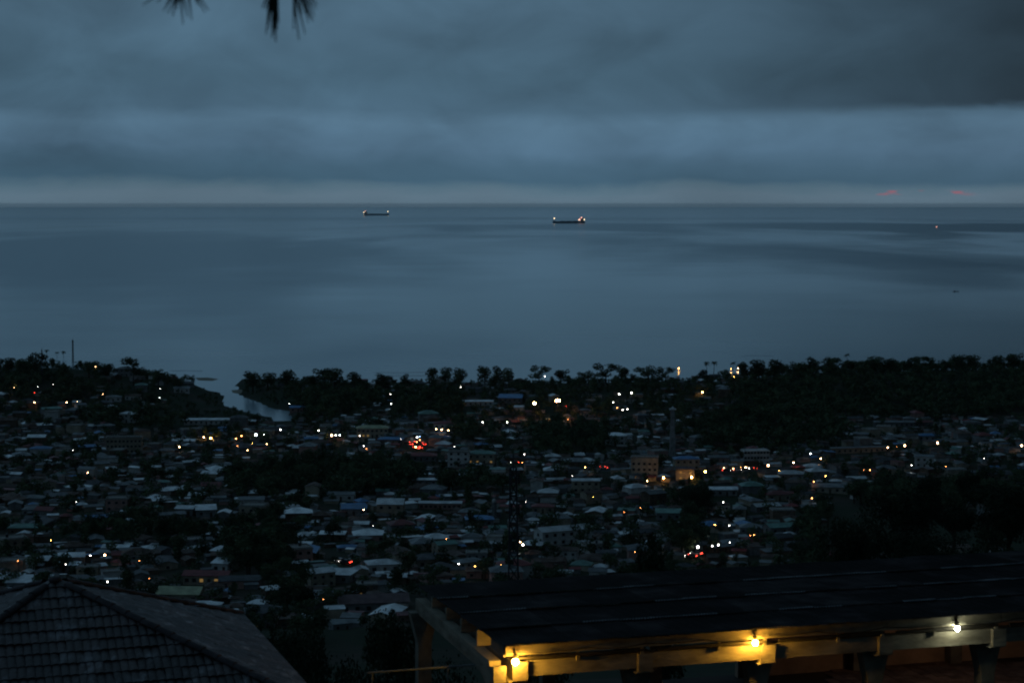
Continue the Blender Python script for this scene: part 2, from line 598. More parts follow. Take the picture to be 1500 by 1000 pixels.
def sheet(name, poly, z, m):
    """a low mound over an outline, edges sinking under the water"""
    c = sum(poly, Vector()) / len(poly)
    b = MB()
    n = len(poly)
    vs = [(p.x, p.y, -0.1) for p in poly] + [(c.x + (p.x - c.x) * 0.75, c.y + (p.y - c.y) * 0.75, z) for p in poly] + [(c.x, c.y, z * 1.1)]
    fs = [(k, (k + 1) % n, n + (k + 1) % n, n + k) for k in range(n)] + [(n + k, n + (k + 1) % n, 2 * n) for k in range(n)]
    b.add(vs, fs)
    return struct(name, b.mesh(name, m, True))


sheet('sand_bank', [at_z(*p, 0) for p in [(338, 571), (352, 570), (376, 577), (374, 580), (352, 577), (340, 575)]], 0.35, 'sand')
sheet('sand_bank', [at_z(*p, 0) for p in [(284, 553), (304, 552.5), (322, 555), (312, 558), (290, 557)]], 0.25, 'sand')
for i, pts in enumerate([[(548, 545.2), (585, 545.6), (622, 545.0), (650, 545.6)], [(560, 549.5), (600, 550.2), (640, 549.6)], [(250, 543), (275, 542.6), (296, 543.4)],
                         [(1088, 521.0), (1110, 520.4), (1132, 521.2)]]):
    b = MB()
    w = 1.6
    q = [at_z(x, y, 0.0) for x, y in pts]
    vs = []
    for p in q:
        vs += [(p.x, p.y - w, 0.02), (p.x, p.y, 0.30), (p.x, p.y + w, 0.02)]
    fs = []
    for k in range(len(q) - 1):
        for j in range(2):
            fs.append((k * 3 + j, k * 3 + 3 + j, k * 3 + 4 + j, k * 3 + 1 + j))
    b.add(vs, fs)
    struct('surf', b.mesh('surf', 'foam', True), 'stuff')

# the main road that the lamps follow
road_px = [(880, 690), (950, 692), (1010, 694), (1070, 691), (1130, 688), (1200, 678), (1260, 669), (1330, 661), (1400, 655), (1500, 652), (1530, 650)]
q = [hit(x, y) for x, y in road_px]
b = MB()
fine = []
for a_, c_ in zip(q[:-1], q[1:]):
    for k in range(10):
        fine.append(a_.lerp(c_, k / 10))
vs, fs = [], []
for i, p in enumerate(fine):
    d = (fine[min(i + 1, len(fine) - 1)] - fine[max(i - 1, 0)])
    nrm = Vector((-d.y, d.x, 0)).normalized() * 4.0
    for s_ in (-1, 1):
        e = p + nrm * s_
        vs.append((e.x, e.y, max(h1(e.x, e.y), h1(p.x, p.y)) + 0.25))
    if i:
        fs.append((2 * i - 2, 2 * i - 1, 2 * i + 1, 2 * i))
b.add(vs, fs)
struct('road', b.mesh('road', 'asphalt'))
ROAD = fine

# ------------------------------------------------------------------ occupancy and sight lines
KEEP = []          # (x0,x1,y0,y1,depth): must stay in view
class Ground:
    """taken ground in a coarse grid"""
    def __init__(self):
        self.c = {}

    def append(self, t):
        R_ = t[2] + 14
        for a in range(int((t[0] - R_) // 25), int((t[0] + R_) // 25) + 1):
            for b_ in range(int((t[1] - R_) // 25), int((t[1] + R_) // 25) + 1):
                self.c.setdefault((a, b_), []).append(t)


FOOT = Ground()


def keep(px, py, rx, ry, depth):
    KEEP.append((px - rx, px + rx, py - ry, py + ry, depth))


def blocks(x, y, z0, z1, r):
    a = proj((x, y, z1))
    c = proj((x, y, z0))
    w = r * FPX / max(a[2], 1)
    for (x0, x1, y0, y1, dep) in KEEP:
        if a[2] < dep - 2 and a[0] + w > x0 and a[0] - w < x1 and a[1] < y1 and c[1] > y0:
            return True
    return False


def taken(x, y, r):
    for (fx, fy, fr) in FOOT.c.get((int(x // 25), int(y // 25)), ()):
        if (fx - x) ** 2 + (fy - y) ** 2 < (fr + r) ** 2:
            return True
    return False


# ------------------------------------------------------------------ house kit
def roof_mesh(w, d, z, kind, pitch, over=0.5, th=0.12):
    b = MB()
    x, y = w / 2 + over, d / 2 + over
    if kind == 'flat':
        b.box(-x * 0.98, x * 0.98, -y * 0.98, y * 0.98, z, z + 0.28)
        b.box(-x * 0.9, -x * 0.86, -y * 0.9, y * 0.9, z + 0.28, z + 0.75)
        b.box(x * 0.86, x * 0.9, -y * 0.9, y * 0.9, z + 0.28, z + 0.75)
        b.box(-x * 0.86, x * 0.86, -y * 0.9, -y * 0.85, z + 0.28, z + 0.75)
        b.box(-x * 0.86, x * 0.86, y * 0.85, y * 0.9, z + 0.28, z + 0.75)
        return b
    if kind == 'shed':
        r_ = 2 * y * math.tan(pitch) * 0.6
        vs = [(-x, -y, z), (x, -y, z), (x, y, z + r_), (-x, y, z + r_)]
        vs += [(p[0], p[1], p[2] + th) for p in vs]
        b.add(vs, [(3, 2, 1, 0), (4, 5, 6, 7), (0, 1, 5, 4), (1, 2, 6, 5), (2, 3, 7, 6), (3, 0, 4, 7)])
        return b
    z0 = z - over * math.tan(pitch)
    h = y * math.tan(pitch)
    k = 0.0 if kind == 'gable' else min(y, x * 0.92)
    ridge = [(-x + k, 0), (x - k, 0)]
    lo = [(-x, -y, z0), (x, -y, z0), (x, y, z0), (-x, y, z0), (ridge[0][0], 0, z0 + h), (ridge[1][0], 0, z0 + h)]
    hi = [(p[0], p[1], p[2] + th) for p in lo]
    vs = lo + hi
    f = [(0, 1, 5, 4), (2, 3, 4, 5), (1, 2, 5), (3, 0, 4)]
    fs = [tuple(i + 6 for i in t) for t in f if not (kind == 'gable' and len(t) == 3)]
    fs += [tuple(reversed(t)) for t in f if not (kind == 'gable' and len(t) == 3)]
    if kind == 'gable':
        fs += [(1, 7, 11, 5), (5, 11, 8, 2), (3, 9, 10, 4), (4, 10, 6, 0), (0, 6, 7, 1), (2, 8, 9, 3)]
    else:
        fs += [(0, 6, 7, 1), (1, 7, 8, 2), (2, 8, 9, 3), (3, 9, 6, 0)]
    b.add(vs, fs)
    return b


def wall_mesh(w, d, z, kind, pitch):
    b = MB()
    x, y = w / 2, d / 2
    b.box(-x, x, -y, y, -3.0, z)
    if kind == 'gable':
        h = y * math.tan(pitch)
        b.add([(-x, -y, z), (-x, y, z), (-x, 0, z + h), (x, -y, z), (x, y, z), (x, 0, z + h)], [(0, 2, 1), (3, 4, 5)])
    if kind == 'shed':
        r_ = 2 * y * math.tan(pitch) * 0.6 * 0.95
        b.add([(-x, -y, z), (-x, y, z), (-x, y, z + r_), (x, -y, z), (x, y, z), (x, y, z + r_)], [(0, 2, 1), (3, 4, 5), (1, 2, 5, 4)])
    return b


def win_mesh(w, h):
    b = MB()
    b.box(-w / 2, w / 2, -0.03, 0.06, 0, h, 0)
    t = 0.09
    b.box(-w / 2 - t, w / 2 + t, -0.08, 0.05, -t, -0.003, 1)
    b.box(-w / 2 - t, w / 2 + t, -0.08, 0.05, h + 0.003, h + t, 1)
    b.box(-w / 2 - t, -w / 2 - 0.003, -0.08, 0.05, 0, h, 1)
    b.box(w / 2 + 0.003, w / 2 + t, -0.08, 0.05, 0, h, 1)
    return b.mesh('window', ['glass_dark', 'wall_grey'])


WIN = win_mesh(1.2, 1.1)
_b = MB()
_b.box(-0.5, 0.5, -0.05, 0.05, 0, 2.05)
DOOR = _b.mesh('door', 'door_wood')

LEAN = []
for (w_, d_, z_) in ((3.2, 2.4, 2.2), (4.5, 2.0, 2.35), (2.6, 3.0, 2.1)):
    _b = MB()
    _b.box(-w_ / 2, w_ / 2, -d_, 0, -2.5, z_ - 0.45, 0)
    _b.add([(-w_ / 2 - .3, -d_ - .35, z_ - 0.5), (w_ / 2 + .3, -d_ - .35, z_ - 0.5), (w_ / 2 + .3, 0, z_ + 0.15), (-w_ / 2 - .3, 0, z_ + 0.15),
            (-w_ / 2 - .3, -d_ - .35, z_ - 0.42), (w_ / 2 + .3, -d_ - .35, z_ - 0.42), (w_ / 2 + .3, 0, z_ + 0.23), (-w_ / 2 - .3, 0, z_ + 0.23)],
           [(3, 2, 1, 0), (4, 5, 6, 7), (0, 1, 5, 4), (1, 2, 6, 5), (2, 3, 7, 6), (3, 0, 4, 7)], 1)
    LEAN.append(_b.mesh('lean_to', ['wall_grey', 'roof_rust']))
_b = MB()
_b.tube([(0, 0, 0), (0, 0, 1.3), (0, 0, 1.5)], [0.6, 0.6, 0.35], 10)
TANK = _b.mesh('water_tank', 'paint_dark')

PROTO = []
for i in range(18):
    kind = ['gable', 'hip', 'gable', 'hip', 'shed', 'gable', 'hip', 'flat', 'gable', 'shed', 'hip', 'gable', 'gable', 'hip', 'gable', 'flat', 'hip', 'shed'][i]
    st_ = 2 if i in (3, 7, 10, 12, 15) else 1
    w = [9, 10, 12, 11, 7, 14, 12, 10, 8, 9, 13, 16, 11, 9, 7, 12, 14, 6][i]
    d = [6.5, 8, 7, 9, 5, 8, 9, 9, 6, 6, 10, 8, 8, 7, 5.5, 9, 8, 5][i]
    z = 2.9 * st_ + 0.1 + (0.3 if i % 3 == 0 else 0)
    p = R([17, 22, 15, 20, 8, 14, 18, 0, 20, 7, 21, 13, 18, 24, 19, 0, 17, 9][i])
    PROTO.append(dict(kind=kind, st=st_, w=w, d=d, z=z, p=p, wall=wall_mesh(w, d, z, kind, p).mesh('wall', 'wall_grey'), roof=roof_mesh(w, d, z, kind, p).mesh('roof', 'roof_grey')))

ROOFWORD = {'roof_zinc': 'pale zinc', 'roof_grey': 'dull grey metal', 'roof_dark': 'dark grey', 'roof_rust': 'rusty brown', 'roof_red': 'faded red', 'roof_blue': 'blue',
            'roof_green': 'pale green', 'roof_ochre': 'ochre green', 'roof_brown': 'plain brown', 'concrete': 'bare concrete'}
WALLWORD = {'wall_white': 'white', 'wall_cream': 'cream', 'wall_grey': 'grey', 'wall_earth': 'earth brown', 'wall_pink': 'pinkish'}
KINDWORD = {'gable': 'gabled', 'hip': 'hipped', 'shed': 'single-slope', 'flat': 'flat'}
LANDMARKS = []


def add_windows(root, w, d, z, st_, doors=True, lit=(), n=None, wm=None, sides=True):
    k = 0
    n = n or max(2, int(w / 3.2))
    for s_ in range(st_):
        zz = 0.95 + s_ * 2.9
        for i in range(n):
            x = -w / 2 + w * (i + 0.5) / n
            if doors and s_ == 0 and i == n // 2:
                link('door', DOOR, root, (x, -d / 2 - 0.02, 0.0))
                continue
            o = link('window', WIN, root, (x, -d / 2 - 0.02, zz))
            if k in lit:
                o.material_slots[0].link = 'OBJECT'
                o.material_slots[0].material = MATS['lit_window']
            k += 1
        if sides:
            for sx in (-1, 1):
                link('window', WIN, root, (sx * (w / 2 + 0.02), 0, zz), sx * math.pi / 2)


def big_house(px, py, wpx, storeys, kind, roofm, wallm, label, short, rot=0.0, deep=0.6, pitch=16, lit=(), nwin=None, cat='house', name='house', keepw=0.9, clear=True, hw=None):
    """a building seen with its front foot at the given pixel"""
    p = hit(px, py)
    dist = p.y
    w = wpx * dist / FPX / max(0.6, abs(math.cos(R(rot))) + 0.0)
    d = w * deep
    z = (hw * dist / FPX) if hw else 2.9 * storeys + 0.2
    st_ = storeys
    root = thing(name, label, cat, (p.x, p.y + d / 2 * 0.9, h1(p.x, p.y + d / 2)), R(rot))
    link('wall', wall_mesh(w, d, z, kind, R(pitch)).mesh('wall', wallm), root)
    link('roof', roof_mesh(w, d, z, kind, R(pitch)).mesh('roof', roofm), root)
    add_windows(root, w, d, z, st_, lit=lit, n=nwin)
    FOOT.append((p.x, p.y + d / 2, max(w, d) * 0.52))
    top = proj((p.x, p.y, p.z + z + 1.5))
    if clear:
        hh_ = (py - top[1]) * 0.62
        keep(px, top[1] + hh_ / 2 - 1, wpx / 2 * keepw * 0.85, hh_ / 2, p.y)
    LANDMARKS.append((p.x, p.y, short))
    return root, w, d, z


# ------------------------------------------------------------------ landmark buildings
BH = big_house
BH(181, 664, 52, 3, 'flat', 'concrete', 'wall_cream', 'long cream three-storey block with rows of windows and flat roof', 'long cream block', 4, 0.3, lit=(), nwin=9, name='apartment_block', cat='building', hw=24)
BH(187, 619, 24, 2, 'hip', 'roof_zinc', 'wall_white', 'white two-storey villa with zinc hipped roof beside the marsh', 'white marsh villa', -12, 0.7)
BH(302, 622, 66, 1, 'gable', 'roof_zinc', 'wall_white', 'very long low shed with pale roof beside the tidal creek', 'long creek shed', 2, 0.30, pitch=10, name='shed', cat='shed')
BH(165, 588, 22, 1, 'hip', 'roof_grey', 'wall_white', 'white bungalow with grey hipped roof on the headland slope', 'headland bungalow', 6, 0.7)
BH(194, 586, 20, 1, 'gable', 'roof_rust', 'wall_white', 'white bungalow with rusty gable roof on the headland slope', 'rusty headland bungalow', -8, 0.7)
BH(265, 575, 22, 1, 'gable', 'roof_grey', 'wall_white', 'white house with grey gable roof above the river mouth', 'river mouth house', 10, 0.7)
BH(183, 551, 28, 2, 'hip', 'roof_grey', 'wall_grey', 'grey two-storey house under the tall spreading tree on headland', 'headland top house', -5, 0.6)
BH(436, 603, 24, 1, 'gable', 'roof_blue', 'wall_pink', 'red-walled boathouse with blue roof at the river bend', 'river bend boathouse', 8, 0.6)
BH(545, 641, 46, 2, 'hip', 'roof_ochre', 'wall_cream', 'large cream hall with ochre green hipped roof and lit arcade', 'ochre-roofed hall', 3, 0.5, lit=(0, 1, 2), nwin=7, name='hall', cat='building')
BH(572, 651, 36, 1, 'hip', 'roof_blue', 'wall_grey', 'low hall with bright blue hipped roof near the red-lit junction', 'blue-roofed low hall', -4, 0.5)
BH(652, 634, 34, 2, 'hip', 'roof_red', 'wall_white', 'white two-storey house with red hipped roof and three outside lamps', 'three-lamp white house', 2, 0.6)
BH(617, 676, 44, 1, 'hip', 'roof_red', 'wall_grey', 'wide grey hall with faded red hipped roof above dark trees', 'red-roofed hall', 0, 0.55)
BH(672, 684, 32, 3, 'flat', 'concrete', 'wall_white', 'white three-storey block with flat roof at edge of dark wood', 'white flat-roofed block', -3, 0.5, lit=(8,), hw=22, name='apartment_block', cat='building')
BH(705, 680, 40, 2, 'hip', 'roof_green', 'wall_cream', 'cream two-storey building with pale green hipped roof and lit ground floor', 'green-roofed building', -3, 0.6, lit=(0, 1, 2), name='hall', cat='building')
BH(700, 594, 44, 1, 'gable', 'roof_zinc', 'wall_white', 'long white warehouse with zinc roof behind the twin floodlights', 'white warehouse', 3, 0.35, pitch=10, name='warehouse', cat='warehouse')
BH(748, 595, 34, 2, 'shed', 'roof_blue', 'wall_grey', 'tall blue-roofed warehouse next to the twin floodlights', 'blue warehouse', -6, 0.6, name='warehouse', cat='warehouse')
BH(903, 652, 30, 2, 'hip', 'roof_zinc', 'wall_white', 'white two-storey villa with zinc hipped roof beside conical trees', 'villa by the conical trees', -10, 0.75)
BH(945, 700, 39, 3, 'flat', 'concrete', 'wall_cream', 'cream three-storey block washed by orange street light', 'street-lit cream block', -7, 0.55, nwin=5, hw=30, name='apartment_block', cat='building')
BH(1006, 688, 36, 2, 'hip', 'roof_blue', 'wall_cream', 'cream arcaded building with blue hipped roof above the lit road', 'blue-roofed arcade', 5, 0.6, name='arcade_building', cat='building')
BH(1004, 704, 27, 2, 'gable', 'roof_brown', 'wall_cream', 'small cream two-storey shop glowing yellow from street lamps', 'yellow glowing shop', -3, 0.55, lit=(0, 1), name='shop', cat='shop')
BH(1107, 681, 38, 3, 'flat', 'wall_white', 'wall_white', 'white three-storey block with many small dark windows by the road', 'white roadside block', 7, 0.5, nwin=8, hw=21, name='apartment_block', cat='building')
BH(1055, 677, 34, 1, 'gable', 'roof_grey', 'wall_pink', 'pinkish low shopfront with lit veranda along the road', 'pink shopfront', 2, 0.5, name='shop', cat='shop')
BH(1362, 645, 34, 1, 'hip', 'roof_blue', 'wall_grey', 'low building with bright blue hipped roof beyond road lamps', 'blue roof beyond the road', 0, 0.5)
BH(1353, 625, 28, 1, 'hip', 'roof_red', 'wall_grey', 'low building with red roof below the wooded ridge', 'red roof under the ridge', -5, 0.5)
BH(1310, 625, 58, 1, 'gable', 'roof_grey', 'wall_grey', 'very long low grey shed below the wooded ridge', 'grey shed under the ridge', 0, 0.25, pitch=10, name='shed', cat='shed')
BH(1260, 663, 90, 1, 'gable', 'roof_grey', 'wall_cream', 'very long cream market shed beside the lamp-lit road', 'market shed', 12, 0.12, pitch=12, name='shed', cat='shed')
BH(1160, 702, 36, 1, 'hip', 'roof_zinc', 'wall_grey', 'grey house with wide pale zinc hipped roof below the road', 'zinc-roofed house below the road', -4, 0.7)
BH(1207, 700, 34, 1, 'hip', 'roof_grey', 'wall_cream', 'cream house with grey hipped roof and yellow porch light', 'cream porch house', 4, 0.7, lit=(0,))
BH(1217, 722, 52, 1, 'gable', 'roof_grey', 'wall_cream', 'long cream house with grey gable roof among dark trees', 'long cream house', -6, 0.5)
BH(1140, 733, 36, 1, 'hip', 'roof_red', 'wall_cream', 'cream house with red hipped roof below the main road', 'red hipped house', 10, 0.7)
BH(1355, 685, 26, 2, 'gable', 'roof_grey', 'wall_white', 'white two-storey house with grey gable among black trees', 'white house among trees', -8, 0.6)
BH(1458, 703, 60, 1, 'hip', 'roof_dark', 'wall_cream', 'broad low house with dark hipped roof between black trees', 'broad dark-roofed house', 2, 0.6, pitch=12)
BH(572, 757, 38, 2, 'gable', 'roof_zinc', 'wall_cream', 'two-storey house with large pale zinc roof above tree clump', 'large zinc roof', -3, 0.8, pitch=22)
BH(518, 755, 36, 1, 'shed', 'roof_blue', 'wall_grey', 'low house with strip-like pale blue roof beside an orange lamp', 'pale blue strip roof', 2, 0.5)
BH(645, 746, 62, 1, 'gable', 'roof_zinc', 'wall_pink', 'long pink school block with pale zinc roof', 'long pink block', -2, 0.25, pitch=14, name='school_block', cat='building', nwin=9)
BH(625, 711, 30, 1, 'gable', 'roof_zinc', 'wall_grey', 'narrow grey house with bright zinc ridge below dark wood', 'bright zinc ridge house', 3, 0.4)
BH(500, 733, 38, 1, 'gable', 'roof_grey', 'wall_white', 'white-walled house with grey gable roof beside the dark wood', 'white-walled gable house', -4, 0.5)
BH(702, 770, 40, 1, 'hip', 'roof_blue', 'wall_grey', 'house with broad light blue hipped roof beside round tree', 'light blue hipped house', 5, 0.7)
BH(540, 792, 46, 1, 'hip', 'roof_zinc', 'wall_pink', 'house with bright pyramid-like zinc roof and pinkish walls', 'bright pyramid roof', 9, 0.75, pitch=20)
BH(488, 792, 36, 1, 'gable', 'roof_zinc', 'wall_earth', 'earth-walled house with plain zinc roof', 'earth-walled zinc house', -7, 0.6)
BH(825, 797, 74, 2, 'gable', 'roof_zinc', 'wall_white', 'long white two-storey house with zinc gable roof seen end-on', 'long white two-storey house', 26, 0.35, pitch=18, lit=())
BH(796, 752, 32, 1, 'hip', 'roof_red', 'wall_cream', 'cream house with rose red hipped roof near tall mast', 'rose red roof', -5, 0.7)
BH(858, 722, 40, 2, 'gable', 'roof_zinc', 'wall_cream', 'cream two-storey house with curved pale zinc roof', 'cream two-storey', 2, 0.5, pitch=12)
BH(980, 761, 36, 1, 'shed', 'roof_green', 'wall_grey', 'low house with narrow pale green roof beside round dark tree', 'narrow green roof', -2, 0.5)
BH(1146, 782, 44, 1, 'gable', 'roof_green', 'wall_grey', 'house with teal green gable roof at foot of the dark slope', 'teal gable roof', 15, 0.6)
BH(1060, 726, 40, 1, 'gable', 'roof_zinc', 'wall_grey', 'grey house with long zinc roof below the round dark trees', 'long zinc roof', 0, 0.5)
BH(300, 757, 28, 1, 'shed', 'roof_zinc', 'wall_grey', 'house with very bright zinc roof alone among dark trees', 'very bright zinc roof', 12, 0.8)
BH(272, 755, 26, 1, 'gable', 'roof_zinc', 'wall_grey', 'small house with bright zinc roof in front of tree belt', 'bright zinc cottage', -12, 0.8)
BH(367, 741, 36, 1, 'gable', 'roof_grey', 'wall_white', 'white house with grey gable roof among dense trees', 'white house in the trees', 7, 0.6)
BH(302, 856, 66, 1, 'gable', 'roof_red', 'wall_cream', 'long cream house with red gable roof and yellow lit windows', 'long red-roofed house', -5, 0.45, pitch=18, lit=(2, 3), nwin=6)
BH(262, 882, 62, 1, 'gable', 'roof_ochre', 'wall_cream', 'house with broad ochre green gable roof above the tiled hip roof', 'broad ochre gable', -4, 0.7, pitch=18)
BH(545, 895, 100, 1, 'gable', 'roof_brown', 'wall_grey', 'big house with plain brown gable roof above the black bushes', 'big brown roof', 10, 0.45, pitch=20)
BH(560, 838, 46, 1, 'hip', 'roof_zinc', 'wall_white', 'white house with pale zinc hipped roof below the parked cars', 'pale hipped house', 14, 0.7)
BH(490, 853, 54, 1, 'hip', 'roof_zinc', 'wall_grey', 'grey house with faceted zinc hipped roof behind round bush', 'faceted zinc roof', -12, 0.7)
BH(630, 830, 50, 1, 'hip', 'roof_dark', 'wall_cream', 'cream house with dark hipped roof lit by a white lamp', 'dark hipped roof', 18, 0.7)
BH(100, 839, 30, 1, 'gable', 'roof_zinc', 'wall_grey', 'small house with zinc gable roof below a white lamp', 'zinc cottage by white lamp', 6, 0.7)
BH(325, 838, 24, 1, 'shed', 'roof_zinc', 'wall_white', 'small house with brilliant white roof beside the red-roofed house', 'brilliant white roof', -15, 0.9)
BH(40, 866, 60, 1, 'shed', 'roof_zinc', 'wall_grey', 'long low house with zinc roof behind the tiled hip roof', 'low zinc house', -3, 0.5)
BH(35, 783, 46, 1, 'hip', 'roof_green', 'wall_earth', 'earth-walled house with wide pale green hipped roof', 'wide pale green roof', 4, 0.6)

# a slender pale tower and a little domed minaret
for (px, py, hpx, wpx, lab) in [(985, 668, 74, 6.5, 'slender pale tower rising above the roofs by the lit road'),
                                (724, 762, 34, 7, 'short round minaret with pale dome near the tall mast')]:
    p = hit(px, py)
    s_ = p.y / FPX
    root = thing('tower', lab, 'tower', p)
    b = MB()
    H = hpx * s_
    w_ = wpx * s_ / 2
    if hpx > 50:
        b.frustum(-w_ * 1.3, w_ * 1.3, -w_ * 1.3, w_ * 1.3, -2, -w_ * 1.2, w_ * 1.2, -w_ * 1.2, w_ * 1.2, H * 0.45)
        b.frustum(-w_, w_, -w_, w_, H * 0.45 + 0.003, -w_ * 0.75, w_ * 0.75, -w_ * 0.75, w_ * 0.75, H * 0.93)
        link('shaft', b.mesh('shaft', 'wall_grey'), root)
        b = MB()
        b.box(-w_ * 1.5, w_ * 1.5, -w_ * 1.5, w_ * 1.5, H * 0.93 + 0.003, H * 0.95)
        b.frustum(-w_, w_, -w_, w_, H * 0.95 + 0.003, -0.1, 0.1, -0.1, 0.1, H)
        link('cap', b.mesh('cap', 'roof_zinc'), root)
    else:
        b.tube([(0, 0, -2), (0, 0, H * 0.8)], w_, 12)
        b.tube([(0, 0, H * 0.62), (0, 0, H * 0.66)], w_ * 1.35, 12)
        link('shaft', b.mesh('shaft', 'wall_grey'), root)
        b = MB()
        b.ball((0, 0, H * 0.84), w_ * 0.95, 12, 8, sz=1.2)
        b.tube([(0, 0, H * 0.9), (0, 0, H)], 0.08, 6)
        link('dome', b.mesh('dome', 'wall_white', True), root)
    FOOT.append((p.x, p.y, w_ * 2))
    keep(px, py - hpx / 2, wpx, hpx / 2, p.y)

# ------------------------------------------------------------------ lamps
b = MB()
b.tube([(0, 0, -1.5), (0, 0, 6.6)], [0.11, 0.06], 6)
POLE = b.mesh('pole', 'dark_metal')
b = MB()
b.tube([(0, 0, 6.5), (0, -0.35, 6.95), (0, -1.0, 7.1)], 0.05, 6)
ARM = b.mesh('arm', 'dark_metal')
b = MB()
b.frustum(-0.16, 0.16, -1.35, -0.85, 7.24, -0.1, 0.1, -1.25, -0.95, 7.40)
HOUS = b.mesh('lamp_housing', 'dark_metal')
BULBS = {}


def bulb_mesh(r):
    if r not in BULBS:
        b = MB()
        b.ball((0, -1.1, 7.18 - r * 0.6), r, 10, 6)
        BULBS[r] = b.mesh('lamp_globe', 'lamp_warm', True)
    return BULBS[r]


LAMPS = []
COLW = {'warm': 'warm white', 'orange': 'orange', 'white': 'bright white', 'cool': 'cold white', 'yellow': 'yellow', 'red': 'red', 'blue': 'bluish', 'flood': 'glaring orange'}


def lamp(px, py, colr, size=1.0, label=None, where=None):
    low = colr == 'yellow' and size > 1.2          # low lanterns close to the shop fronts
    p = hit(px, py, 3.1 if low else 4.9)
    r = {1.6: 0.40, 1.3: 0.28, 1.0: 0.18, 0.7: 0.12, 0.5: 0.08}[size]
    if p.y < 650:
        r = round(r * 0.66, 3)
    elif p.y > 1120:
        r = round(r * 1.5, 3)
    root = thing('street_lamp', '', 'street lamp', p, 0.0, 'street lamps of the town')
    k_ = 0.45 if low else 0.71
    root.scale = (k_, k_, k_)
    r = round(r / k_, 3)
    link('pole', POLE, root)
    link('arm', ARM, root)
    link('lamp_housing', HOUS, root)
    link('lamp_globe', bulb_mesh(r), root, None, None, 'lamp_' + colr)
    LAMPS.append((root, p, colr, size, label))
    keep(px, py, 4, 4, p.y)
    FOOT.append((p.x, p.y, 0.6))


